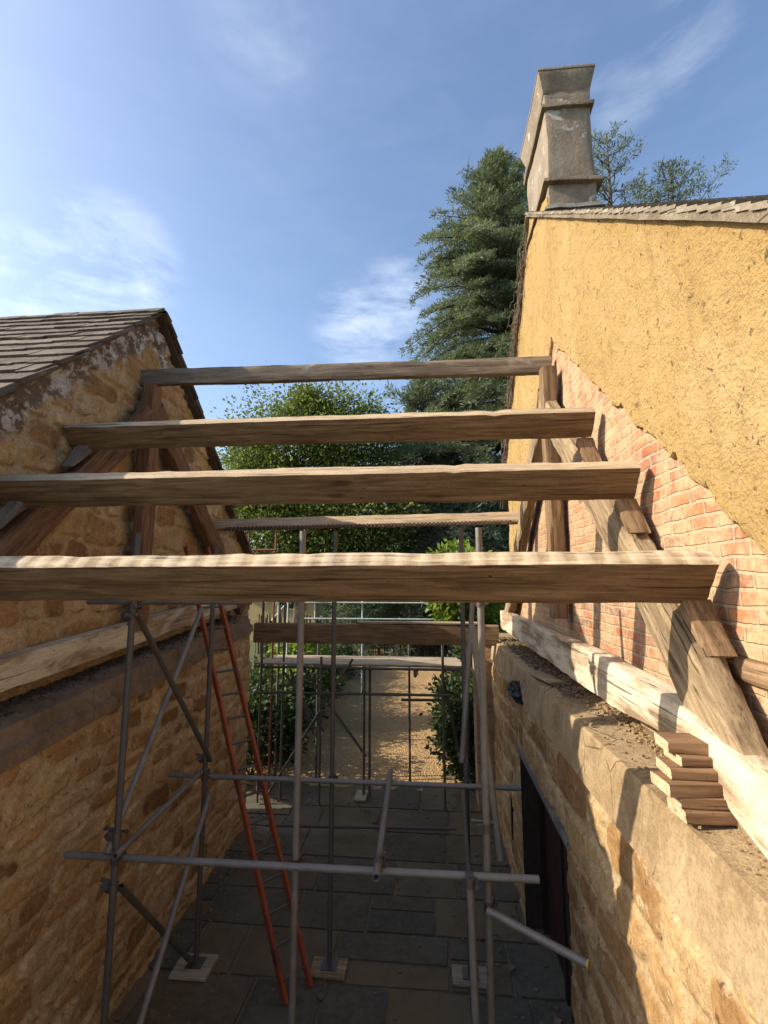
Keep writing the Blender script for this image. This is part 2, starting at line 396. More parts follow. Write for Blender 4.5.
M['netting'] = plain('dark_grey_netting', (.05, .048, .043), .3, 60)

def leaf_mat(name, a, b, c2, trans=.35):
    N = NT(name)
    r, g, bb, al = N.attr('tint')
    c = N.ramp(r, [(0, a), (.55, b), (1, c2)])
    N.base(c); N.rough(.6); N.b.inputs['Specular IOR Level'].default_value = .3
    tr = N.n('ShaderNodeBsdfTranslucent'); N.l(N.mix(1, c, (1.3, 1.35, .7), 'MULTIPLY'), tr.inputs[0])
    mx = N.n('ShaderNodeMixShader'); mx.inputs[0].default_value = trans; N.l(N.b.outputs[0], mx.inputs[1]); N.l(tr.outputs[0], mx.inputs[2]); N.l(mx.outputs[0], N.out.inputs['Surface'])
    return N.m
M['cedar'] = leaf_mat('cedar_needles', (.066, .086, .054), (.12, .15, .095), (.19, .225, .155), .33)
M['leaf'] = leaf_mat('broad_leaves', (.06, .085, .02), (.115, .15, .036), (.19, .22, .065), .4)
M['leaf_dark'] = leaf_mat('dark_hedge_leaves', (.014, .025, .008), (.032, .052, .014), (.065, .095, .026), .3)
M['leaf_lime'] = leaf_mat('lime_leaves', (.09, .13, .02), (.16, .22, .04), (.24, .29, .06), .45)

# ------------------------------------------------------------------ setting: ground
N = NT('rough_grass_ground'); v = N.noise(.6, None, 6, .6); f = N.noise(9, None, 6, .7)
N.base(N.mix(N.rng(f, .3, .7), N.mix(v, (.045, .06, .02), (.08, .075, .035)), (.09, .11, .035))); N.bump(f, .8, .05); M['ground'] = N.m
g = mesh_obj('ground', [(-300, -300, GZ-.03), (300, -300, GZ-.03), (300, 400, GZ-.03), (-300, 400, GZ-.03)], [(0, 1, 2, 3)], M['ground']); tag(g, kind='structure')

# flagstones: one sheet of separate slabs in a bed of mortar
N = NT('flagstones'); r, gg, bb, al = N.attr('tint')
f = N.noise(16, None, 6, .68); v = N.noise(2.6, None, 6, .6, .5)
c = N.ramp(r, [(0, (.075, .070, .052)), (.35, (.10, .088, .060)), (.6, (.12, .094, .056)), (.85, (.145, .105, .058)), (1, (.19, .13, .066))])
c = N.mix(N.rng(v, .35, .68, 0, .7), c, N.mix(1, c, (.6, .57, .52), 'MULTIPLY')); c = N.mix(N.rng(f, .45, .7, 0, .5), c, (.17, .14, .10)); c = N.mix(N.rng(N.noise(1.1, None, 7, .7, .5), .45, .65, 0, .6, True), c, (.15, .118, .078))
N.base(c); N.rough(.8); N.bump(f, .5, .008); N.bump(v, .4, .02); M['flag'] = N.m
Vs, Fs, As = [], [], []
def slab(x0, x1, y0, y1):
    b = len(Vs); e = .014; t = GZ+random.uniform(-.006, .006); k = random.random(); n = 4
    j = lambda: random.uniform(-.012, .012)
    e = random.uniform(.012, .024); P = [(x0+e+j(), y0+e+j()), (x1-e+j(), y0+e+j()), (x1-e+j(), y1-e+j()), (x0+e+j(), y1-e+j())]
    for (x, y) in P: Vs.append((x, y, t)); As.append((k, 0, 0, 1))
    for (x, y) in P: Vs.append((x, y, t-.025)); As.append((k, 0, 0, 1))
    Fs.append((b, b+1, b+2, b+3)); Fs.extend([(b+i, b+4+i, b+4+(i+1) % 4, b+(i+1) % 4) for i in range(4)])
y = -4.0
while y < 9.3:
    h = random.uniform(.55, .95); x = -3.1-random.uniform(0, .5)
    while x < 1.5:
        w = random.uniform(.5, 1.2)
        if random.random() < .25:
            q = h*random.uniform(.4, .6); slab(x, x+w, y, y+q); slab(x, x+w, y+q, y+h)
        else: slab(x, x+w, y, y+h)
        x += w
    y += h
pv = mesh_obj('paving', Vs, Fs, M['flag'], attr=As); tag(pv, kind='structure')
bed = mesh_obj('paving_bed', [(-3.3, -4, GZ-.017), (1.6, -4, GZ-.017), (1.6, 9.35, GZ-.017), (-3.3, 9.35, GZ-.017)], [(0, 1, 2, 3)], mortar_mat('joint_mortar', (.13, .10, .065), (.18, .14, .09), (.22, .17, .11))); tag(bed, kind='structure')

# gravel path: fine relief sheet
N = NT('buff_gravel'); p = N.voro(26, None, 'F1', 1); pd = N.voro(26, None, 'F1', 0); v = N.noise(1.6, None, 5, .6); f = N.noise(60, None, 3)
c = N.mix(v, (.29, .185, .085), (.38, .26, .128)); sp = N.n('ShaderNodeSeparateColor'); N.l(p, sp.inputs[0])
c = N.mix(N.rng(sp.outputs[0], 0, 1, 0, .65), N.mix(1, c, (1.3, 1.25, 1.2), 'MULTIPLY'), N.mix(1, c, (.5, .48, .46), 'MULTIPLY'))
N.base(c); N.bump(pd, 1.0, -.02); N.bump(N.noise(5, None, 5, .6), .8, .06); M['gravel'] = N.m
nx, ny = 60, 320
X, Y = np.meshgrid(np.linspace(-5.0, 2.6, nx), np.linspace(9.3, 27, ny), indexing='ij')
Z = GZ+.005+.03*fbm(X*1.5, Y*1.5, s=4)+.012*fbm(X*8, Y*8, s=5)
idx = np.arange(nx*ny).reshape(nx, ny)
QF = np.stack([idx[:-1, :-1], idx[1:, :-1], idx[1:, 1:], idx[:-1, 1:]], -1).reshape(-1, 4)
gp = mesh_obj('gravel_path', np.stack([X, Y, Z], -1).reshape(-1, 3), QF, M['gravel'], smooth=True); tag(gp, kind='structure')

# ------------------------------------------------------------------ rubble masonry with real relief
def stones(u, v, seed, hmin=.13, hmax=.30, lmin=.2, lmax=.6, gap=.012):
    r = np.random.default_rng(seed)
    uu = u+.10*fbm(u*2.0, v*2.6, s=seed); vv = v+.11*fbm(u*1.5, v*1.6, s=seed+50)+.03*fbm(u*4.5, v*4.5, s=seed+51)+.012*fbm(u*9, v*9, s=seed+9)
    uu = uu+.012*fbm(u*9, v*9, s=seed+19)
    v0, v1 = vv.min()-.4, vv.max()+.4; rows = [v0]
    while rows[-1] < v1: rows.append(rows[-1]+r.uniform(hmin, hmax))
    rows = np.array(rows); ri = np.clip(np.searchsorted(rows, vv)-1, 0, len(rows)-2)
    dv = np.minimum(vv-rows[ri], rows[ri+1]-vv)
    u0, u1 = uu.min()-1, uu.max()+1
    du = np.zeros_like(uu); rn = np.zeros_like(uu); rn2 = np.zeros_like(uu)
    for k in range(len(rows)-1):
        m = ri == k
        if not m.any(): continue
        cs = [u0+r.uniform(-.4, 0)]
        while cs[-1] < u1: cs.append(cs[-1]+r.uniform(lmin, lmax)*(1 if r.random() < .75 else .6))
        cs = np.array(cs); a = r.random(len(cs)); b = r.random(len(cs)); x = uu[m]
        ci = np.clip(np.searchsorted(cs, x)-1, 0, len(cs)-2)
        du[m] = np.minimum(x-cs[ci], cs[ci+1]-x); rn[m] = a[ci]; rn2[m] = b[ci]
    R0 = .085
    ax, ay = np.clip(R0-du, 0, R0), np.clip(R0-dv, 0, R0)
    d = R0-np.sqrt(ax*ax+ay*ay)                        # rounded corners
    d = d-.034*rn2**1.5+.016*fbm(u*9, v*9, s=seed+77)+.008*fbm(u*26, v*26, s=seed+78)
    mort = 1-sstep(gap*.5, gap*1.2+.008, d)
    return d, rn, rn2, mort
def stone_sheet(name, u0, u1, bot, top, res, P, Nrm, mat, parent, seed, relief=.022, hole=None, lich=None, **kw):
    """P(u,v)->site points; bot/top are functions of u"""
    us = np.linspace(u0, u1, max(2, int((u1-u0)/res)))
    if hole: us = np.sort(np.unique(np.concatenate([us, [hole[0], hole[1]]])))
    H = max(np.max(np.array([top(u)-bot(u) for u in us])), .1)
    ts = np.linspace(0, 1, max(2, int(H/res)))
    U = np.repeat(us[:, None], len(ts), 1); B = np.array([bot(u) for u in us])[:, None]; T = np.array([top(u) for u in us])[:, None]
    Vv = B+(T-B)*ts[None, :]
    d, rn, rn2, mo = stones(U, Vv, seed, **kw)
    h = relief*(sstep(.004, .026, d)*(.5+.9*rn)-.3)+.010*fbm(U*11, Vv*11, s=seed+3)*(1-.5*mo)+.005*fbm(U*27, Vv*27, s=seed+6)+.012*fbm(U*3.5, Vv*3.5, s=seed+4)
    Pt = P(U, Vv)+h[..., None]*np.array(Nrm)
    l = lich(U, Vv) if lich else np.zeros_like(U)
    A = np.stack([rn, np.clip(mo*(.75+.5*fbm(U*3, Vv*3, s=seed+8)), 0, 1), rn2, l], -1)
    n, m = U.shape; idx = np.arange(n*m).reshape(n, m)
    Q = np.stack([idx[:-1, :-1], idx[1:, :-1], idx[1:, 1:], idx[:-1, 1:]], -1).reshape(-1, 4)
    if hole:
        uc = (U[:-1, :-1]+U[1:, 1:]).reshape(-1)/2; vc = (Vv[:-1, :-1]+Vv[1:, 1:]).reshape(-1)/2
        Q = Q[~((uc > hole[0]) & (uc < hole[1]) & (vc > hole[2]) & (vc < hole[3]))]
    Pt = Pt.reshape(-1, 3)
    a, b, c = Pt[Q[0, 0]], Pt[Q[0, 1]], Pt[Q[0, 2]]
    if np.dot(np.cross(b-a, c-a), np.array(Nrm)) < 0: Q = Q[:, ::-1]
    return mesh_obj(name, Pt, np.ascontiguousarray(Q), mat, parent, smooth=True, attr=A.reshape(-1, 4))
def sweep(name, path, prof, mat, parent, n=120, rough=.012, seed=0, close=True):
    """profile points (x,z) carried along Y; path(t)->(y, dx, dz)"""
    V, F = [], []; k = len(prof)
    for i in range(n+1):
        y, dx, dz = path(i/n)
        for j, (x, z) in enumerate(prof):
            V.append((x+dx, y, z+dz))
    V = np.array(V)
    o = rough*fbm(V[:, 1]*4+V[:, 0]*9, V[:, 2]*11+V[:, 0]*3, s=seed); V[:, 0] += o; V[:, 2] += rough*.7*fbm(V[:, 1]*5+3, V[:, 2]*7+V[:, 0]*6, s=seed+5)
    for i in range(n):
        for j in range(k-1 if not close else k):
            a, b = i*k+j, i*k+(j+1) % k
            F.append((a, b, b+k, a+k))
    F.append(tuple(range(k))); F.append(tuple(n*k+j for j in range(k-1, -1, -1)))
    o = mesh_obj(name, V, F, mat, parent); o.data.polygons.foreach_set('use_smooth', [True]*len(o.data.polygons)); o.data.set_sharp_from_angle(angle=R(35))
    bm = bmesh.new(); bm.from_mesh(o.data); bmesh.ops.recalc_face_normals(bm, faces=bm.faces); bm.to_mesh(o.data); bm.free()
    return o
def densify(P, q):
    out = []
    for (a, b) in zip(P[:-1], P[1:]):
        d = math.hypot(b[0]-a[0], b[1]-a[1]); k = max(1, int(d/q))
        out += [(a[0]+(b[0]-a[0])*i/k, a[1]+(b[1]-a[1])*i/k) for i in range(k)]
    return out+[P[-1]]

# roofs: rows of separate slates on a boarded slope
def roof(name, parent, mat, xs, eave, ridge, expo, wid, thick, seed, jit=1):
    """eave, ridge = (y,z); rows run along X from xs[0] to xs[1]"""
    r = random.Random(seed)
    e, g = Vector((0, *eave)), Vector((0, *ridge)); L = (g-e).length; s = (g-e)/L
    n = Vector((0, -s.z, s.y)) if s.y > 0 else Vector((0, s.z, -s.y))
    V, F, A = [], [], []
    def quad(x0, x1, s0, s1, h0, h1, t, k):
        b = len(V)
        for (x, ss, h) in ((x0, s0, h0), (x1, s0, h0), (x1, s1, h1), (x0, s1, h1)):
            p = e+s*ss+n*h; V.append((x, p.y, p.z)); A.append((k, 0, 0, 1))
        for (x, ss, h) in ((x0, s0, h0-t), (x1, s0, h0-t), (x1, s1, h1-t), (x0, s1, h1-t)):
            p = e+s*ss+n*h; V.append((x, p.y, p.z)); A.append((k, 0, 0, 1))
        F.extend([(b, b+1, b+2, b+3), (b+7, b+6, b+5, b+4), (b, b+4, b+5, b+1), (b+1, b+5, b+6, b+2), (b+2, b+6, b+7, b+3), (b+3, b+7, b+4, b)])
    quad(xs[0]+.03, xs[1], 0, L, -.004, -.004, .022, .2)
    p = 0.0; row = 0
    while p < L-.03:
        ex = expo[0]+(expo[1]-expo[0])*p/L
        x = xs[0]-r.uniform(0, .03)*jit
        while x < xs[1]:
            w = r.uniform(*wid); j = r.uniform(-.016, .016)*ex/.2*jit; s1 = min(p+ex*1.9, L)
            quad(x+.0008, min(x+w-.0012, xs[1]+.05), p+j, s1, thick*1.55+r.uniform(0, .35)*thick, thick*.45+r.uniform(0, .1)*thick, thick*r.uniform(.7, 1.15), r.random())
            x += w
        p += ex; row += 1
    V = np.array(V); V[:, 2] += .008*fbm(V[:, 0]*1.3, V[:, 1]*1.3, s=seed)
    return mesh_obj(name, V, F, mat, parent, attr=A)

# ------------------------------------------------------------------ left house
LH = thing('stone_house', (-3.2, 5, GZ), 'ironstone house with a rubble gable and stone slate roof on the left', 'house')
xl = lambda Y: -2.74-.028*(Y-3)
zb = lambda Y: -1.19+.085*(Y-3.06)                          # underside of the mortared ledge
zl = lambda Y: -.965+.085*(Y-3.03)                          # lip of the ledge
stone_sheet('lower_wall', -3.5, 7.72, lambda u: GZ-.05, lambda u: zb(u)+.02, .0135, lambda U, V: np.stack([xl(U), U, V], -1), (1, 0, 0), M['stone_l'], LH, 11, relief=.020, hmin=.12, hmax=.26, lmin=.22, lmax=.62)
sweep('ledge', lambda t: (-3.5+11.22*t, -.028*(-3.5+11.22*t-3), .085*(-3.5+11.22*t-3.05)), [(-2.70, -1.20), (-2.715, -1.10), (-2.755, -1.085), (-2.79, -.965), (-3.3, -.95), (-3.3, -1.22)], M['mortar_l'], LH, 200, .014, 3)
LA, LS = (5.17, 3.14), .90
vl = lambda u: LA[1]-LS*abs(u-LA[0])*(1 if u < LA[0] else .98)
def lich_l(U, V):
    d = (np.vectorize(vl)(U)-V)*.74
    return (1-sstep(.20, .33, d+.12*fbm(U*5, V*5, s=2)))*sstep(-.2, .3, 5.6-U)
stone_sheet('gable_wall', 1.15, 8.6, lambda u: max(zl(u)-.03, min(zl(u)-.03, vl(u)-.1)), lambda u: vl(u)-.02, .015, lambda U, V: np.stack([-3.25+0*U, U, V], -1), (1, 0, 0), M['stone_l'], LH, 23, relief=.028, lich=lich_l, hmin=.16, hmax=.34, lmin=.25, lmax=.65)
stone_sheet('end_wall', -7.5, -2.88, lambda u: GZ-.05, lambda u: -.62, .05, lambda U, V: np.stack([U, 7.70+0*U, V], -1), (0, 1, 0), M['stone_l'], LH, 31)
stone_sheet('end_wall', -9, -3.24, lambda u: -.8, lambda u: .25, .06, lambda U, V: np.stack([U, 8.55+0*U, V], -1), (0, 1, 0), M['stone_l'], LH, 33)
RL = roof('roof', LH, M['slate'], (-3.17, -10.5)[::-1] if False else (-10.5, -3.15), (1.05, LA[1]-LS*(LA[0]-1.05)), (LA[0], LA[1]+.02), (.31, .18), (.14, .36), .032, 5, 1.5)
RL2 = roof('roof', LH, M['slate'], (-10.5, -3.15), (8.75, LA[1]-LS*.98*(8.75-LA[0])), (LA[0], LA[1]+.02), (.31, .18), (.14, .36), .032, 6, 1.5)
mb = MB()
x = -10.5
while x < -3.2:
    w = random.uniform(.3, .45); zt = LA[1]+.075+random.uniform(-.006, .006); x1 = min(x+w-.006, -3.13)
    for sg in (-1, 1):
        mb.add([(x, LA[0], zt), (x1, LA[0], zt), (x1, LA[0]+sg*.14, zt-.115), (x, LA[0]+sg*.14, zt-.115), (x, LA[0], zt-.03), (x1, LA[0], zt-.03), (x1, LA[0]+sg*.14, zt-.145), (x, LA[0]+sg*.14, zt-.145)],
               [(0, 1, 2, 3), (7, 6, 5, 4), (0, 4, 5, 1), (1, 5, 6, 2), (2, 6, 7, 3), (3, 7, 4, 0)])
    x += w
o = mb.build('ridge_tile', M['slate'], LH); a = o.data.attributes.new('tint', 'FLOAT_COLOR', 'POINT'); a.data.foreach_set('color', [.5, 0, 0, 1]*len(o.data.vertices))

# ------------------------------------------------------------------ right house
RH = thing('rendered_house', (1.3, 5, GZ), 'house with ochre rendered gable over old red brick on the right', 'house')
XR, XB = .965, 1.36
DH = (4.1, 5.94, GZ-.06, -1.93)
stone_sheet('lower_wall', -3.0, 8.5, lambda u: GZ-.05, lambda u: -1.262, .0135, lambda U, V: np.stack([XR+.010+.03*sstep(-1.32, -1.27, V), U, V], -1), (-1, 0, 0), M['stone_r'], RH, 41, relief=.018, hole=DH, hmin=.15, hmax=.34, lmin=.3, lmax=.75)
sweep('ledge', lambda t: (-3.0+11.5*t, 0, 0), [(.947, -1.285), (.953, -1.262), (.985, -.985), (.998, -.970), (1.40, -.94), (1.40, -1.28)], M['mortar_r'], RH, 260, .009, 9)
stone_sheet('end_wall', XR+.02, 6, lambda u: GZ-.05, lambda u: -.97, .05, lambda U, V: np.stack([U, 8.48+0*U, V], -1), (0, 1, 0), M['stone_r'], RH, 43)
# door recess
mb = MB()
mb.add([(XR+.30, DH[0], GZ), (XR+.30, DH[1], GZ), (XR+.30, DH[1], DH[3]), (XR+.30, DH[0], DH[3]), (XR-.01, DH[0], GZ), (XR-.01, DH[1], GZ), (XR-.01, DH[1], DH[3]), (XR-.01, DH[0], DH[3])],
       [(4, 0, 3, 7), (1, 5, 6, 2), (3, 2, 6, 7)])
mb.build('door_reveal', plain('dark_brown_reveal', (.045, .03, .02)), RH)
mb = MB(); mb.box((XR-.02, DH[0]-.14, DH[3]), (XR+.16, DH[1]+.12, DH[3]+.045)); mb.build('lintel', M['concrete'], RH)
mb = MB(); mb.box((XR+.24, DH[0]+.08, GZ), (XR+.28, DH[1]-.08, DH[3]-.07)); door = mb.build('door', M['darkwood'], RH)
mb = MB()
for y0, y1, z0, z1 in ((DH[0]+.002, DH[0]+.08, GZ, DH[3]-.003), (DH[1]-.08, DH[1]-.002, GZ, DH[3]-.003), (DH[0]+.083, DH[1]-.083, DH[3]-.075, DH[3]-.005), (4.98, 5.06, GZ, DH[3]-.08)):
    mb.box((XR+.17, y0, z0), (XR+.285, y1, z1))
mb.build('frame', M['darkwood'], door)
mb = MB()
for y0 in np.arange(5.12, 5.82, .105): mb.box((XR+.215, y0, GZ+.02), (XR+.237, y0+.09, DH[3]-.09))
mb.build('boarding', plain('red_brown_door_paint', (.045, .013, .010)), door)
mb = MB(); mb.box((XR-.012, 6.72, -3.2), (XR+.05, 6.80, -2.72)); mb.build('slit_vent', M['plastic'], RH)
# brick of the gable, below the line of the lost link roof
apB = (5.16, 2.56)
def poly_panel(name, P, x0, x1, mat, parent):
    tri = tessellate_polygon([[Vector((0, a, b)) for a, b in P]]); n = len(P)
    V = [(x0, a, b) for a, b in P]+[(x1, a, b) for a, b in P]
    F = [tuple(t) for t in tri]+[tuple(n+i for i in t[::-1]) for t in tri]+[(i, (i+1) % n, n+(i+1) % n, n+i) for i in range(n)]
    o = mesh_obj(name, V, F, mat, parent)
    bm = bmesh.new(); bm.from_mesh(o.data); bmesh.ops.recalc_face_normals(bm, faces=bm.faces); bm.to_mesh(o.data); bm.free()
    return o
def gridwall(name, y0, y1, bot, top, x, mat, parent, res, amp, seed):
    us = np.linspace(y0, y1, int((y1-y0)/res)); ts = np.linspace(0, 1, int(3.5/res))
    U = np.repeat(us[:, None], len(ts), 1); B = np.array([bot(u) for u in us])[:, None]; T = np.array([top(u) for u in us])[:, None]; V = B+(T-B)*ts
    h = amp*fbm(U*2.3, V*2.3, s=seed)+amp*.35*fbm(U*13, V*13, s=seed+3)
    n, m = U.shape; idx = np.arange(n*m).reshape(n, m)
    Q = np.stack([idx[:-1, :-1], idx[:-1, 1:], idx[1:, 1:], idx[1:, :-1]], -1).reshape(-1, 4)
    return mesh_obj(name, np.stack([x-h, U, V], -1).reshape(-1, 3), Q, mat, parent, smooth=True)
gridwall('brick_wall', .4, 8.46, lambda u: -.99, lambda u: max(-.9, apB[1]+.12-.80*abs(u-apB[0])), XB, M['brick'], RH, .05, .012, 4)
vr0, vrA, vrs = (1.89, 1.36), (5.92, 4.68), .811
vr = lambda u: vrA[1]-vrs*(vrA[0]-u) if u < vrA[0] else vrA[1]-(.93*(u-vrA[0]) if u < 7.8 else .93*1.88+1.15*(u-7.8))
def edge(u, k): return k*float(fbm(np.array([u*3.1]), np.array([1.7]), s=12)[0])
outer = [(8.5, -.955)]+[(u, max(vr(u)+edge(u, .02), -.95)) for u in np.arange(8.5, vrA[0], -.1)]+[(u, vr(u)) for u in np.arange(vrA[0], .35, -.1)]+[(.35, -.955)]
inner = [(.72, -.955)]+[(u, apB[1]-.80*abs(u-apB[0])+edge(u*2, .05)+edge(u*9+40, .025)) for u in np.arange(.85, 8.2, .05)]+[(8.25, -.1), (8.2, -.955)]
def rend():
    # a strip mesh between the brick edge and the verge, so that the surface can undulate
    us = np.concatenate([np.arange(.4, 8.5, .03), [8.5]]); m = 90
    lo = np.array([max(-.955, apB[1]-.80*abs(u-apB[0])+edge(u*2, .06)+edge(u*9+40, .05)+edge(u*23+90, .03)) if u < 8.05 else -.955 for u in us])
    hi = np.array([max(vr(u)+(edge(u, .03) if u > 6.2 else 0), -.3) if not 5.06 < u < 5.9 else max(vr(u), 4.22+.46*(u-5.06)) for u in us])
    t = np.linspace(0, 1, m); U = np.repeat(us[:, None], m, 1); V = lo[:, None]+(hi-lo)[:, None]*t
    h = .014*fbm(U*1.9, V*1.9, s=61)+.010*fbm(U*7, V*7, s=62)+.006*fbm(U*19, V*19, s=63)
    Xf = 1.325-h; Xf[:, 0] = 1.352
    n = len(us); Pf = np.stack([Xf, U, V], -1).reshape(-1, 3)
    Pb = np.stack([1.40+0*U, U, V], -1).reshape(-1, 3)
    idx = np.arange(n*m).reshape(n, m); Q = np.stack([idx[:-1, :-1], idx[:-1, 1:], idx[1:, 1:], idx[1:, :-1]], -1).reshape(-1, 4); o = n*m
    bd = []
    for arr in (idx[:, 0], idx[:, -1][::-1], idx[0, :][::-1], idx[-1, :]):
        bd.append(np.stack([arr[:-1], arr[1:], arr[1:]+o, arr[:-1]+o], -1))
    return mesh_obj('render_coat', np.concatenate([Pf, Pb]), np.concatenate([Q]+bd), M['render'], RH, smooth=False)
ro = rend(); ro.data.polygons.foreach_set('use_smooth', [True]*len(ro.data.polygons)); ro.data.set_sharp_from_angle(angle=R(55))
roof('roof', RH, M['tile'], (1.265, 6.5), (.2, vr(.2)+.055), (vrA[0], vrA[1]+.02), (.115, .105), (.16, .18), .017, 15, .25)
roof('roof', RH, M['tile'], (1.29, 6.5), (9.2, vr(9.2)), (vrA[0], vrA[1]), (.125, .105), (.15, .19), .015, 16)
o = sweep('verge_mortar', lambda t: (.3+(vrA[0]-.3)*t, 0, vr(.3+(vrA[0]-.3)*t)), [(1.272, -.012), (1.272, .052), (1.40, .052), (1.40, -.012)], M['cement'], RH, 160, .010, 77)
# chimney, flush with the gable
CY0, CY1 = 5.04, 6.12
ch = None
def frus(mb, z0, z1, a0, a1):
    """a = (x0,x1,y0,y1) at z0 and z1, with slightly uneven faces"""
    V = [(a0[0], a0[2], z0), (a0[1], a0[2], z0), (a0[1], a0[3], z0), (a0[0], a0[3], z0), (a1[0], a1[2], z1), (a1[1], a1[2], z1), (a1[1], a1[3], z1), (a1[0], a1[3], z1)]
    mb.add(V, [(3, 2, 1, 0), (4, 5, 6, 7), (0, 1, 5, 4), (1, 2, 6, 5), (2, 3, 7, 6), (3, 0, 4, 7)])
def soften(o, cuts=6, amp=.012, seed=1, bev=.012):
    bm = bmesh.new(); bm.from_mesh(o.data)
    bmesh.ops.bevel(bm, geom=bm.edges[:], offset=bev, segments=2, affect='EDGES', profile=.6)
    bmesh.ops.subdivide_edges(bm, edges=[e for e in bm.edges if e.calc_length() > .08], cuts=cuts, use_grid_fill=True)
    bm.to_mesh(o.data); bm.free()
    n = len(o.data.vertices); co = np.empty(n*3); o.data.vertices.foreach_get('co', co); co = co.reshape(-1, 3)
    d = np.stack([fbm(co[:, 1]*6+co[:, 2]*5, co[:, 0]*7, s=seed+k, o=3) for k in range(3)], -1); co += amp*d
    o.data.vertices.foreach_set('co', co.ravel()); o.data.polygons.foreach_set('use_smooth', [True]*len(o.data.polygons)); o.data.set_sharp_from_angle(angle=R(35)); o.data.update()
N = NT('chimney_render'); v = N.noise(2.4, None, 6, .65); f = N.noise(30, None, 6, .7); c = N.ramp(v, [(.3, (.17, .135, .10)), (.55, (.245, .20, .15)), (.75, (.33, .275, .21))])
c = N.mix(N.rng(f, .42, .7, 0, .6), c, N.mix(1, c, (.6, .57, .53), 'MULTIPLY')); lm = N.rng(N.noise(4.2, N.vec(loc=(2.3, 1, 5)), 5, .6, .3), .60, .64, 0, .85, True); c = N.mix(lm, c, (.44, .42, .38))
N.base(c); N.bump(f, .8, .012); N.bump(v, .5, .03); M['chim'] = N.m
mb = MB(); frus(mb, 3.7, 5.56, (1.345, 1.855, CY0, CY1), (1.355, 1.855, CY0+.02, CY1-.02)); ch = mb.build('chimney', M['chim'], RH); soften(ch, 8, .02, 3)
mb = MB(); frus(mb, 5.52, 5.755, (1.345, 1.865, CY0+.02, CY1-.01), (1.285, 1.915, CY0-.04, CY1+.05)); frus(mb, 5.757, 5.80, (1.28, 1.92, CY0-.045, CY1+.055), (1.285, 1.915, CY0-.04, CY1+.05)); o = mb.build('cap', M['chim'], ch); soften(o, 4, .012, 8)
mb = MB(); frus(mb, 5.30, 5.36, (1.31, 1.89, CY0-.03, CY1+.03), (1.30, 1.89, CY0-.02, CY1+.02)); o = mb.build('string_course', M['cement'], ch); soften(o, 4, .014, 9)
mb = MB(); frus(mb, 4.34, 4.40, (1.285, 1.93, CY0-.05, CY1+.04), (1.30, 1.91, CY0-.035, CY1+.03)); o = mb.build('string_course', M['cement'], ch); soften(o, 4, .018, 10)
mb = MB(); frus(mb, 3.98, 4.09, (1.27, 1.92, CY0-.10, CY0+.05), (1.31, 1.88, CY0-.02, CY0+.05)); o = mb.build('mortar_fillet', M['concrete'], ch); soften(o, 4, .018, 11)

# dead creeper along the far verge
V, F = [], []
r = random.Random(3); mb = MB()
for k in range(150):
    y = r.uniform(5.95, 8.6); p = Vector((1.30+r.uniform(-.03, .02), y, vr(y)+r.uniform(-.16, .05)))
    for j in range(5):
        q = p+Vector((r.uniform(-.035, .02), r.uniform(-.02, .12), r.uniform(-.16, .05))); mb.tube(p, q, .0045, 5); p = q
o = mb.build('creeper', M['twig']); tag(o, 'dry bare creeper stems along the far verge of the ochre gable', 'creeper')

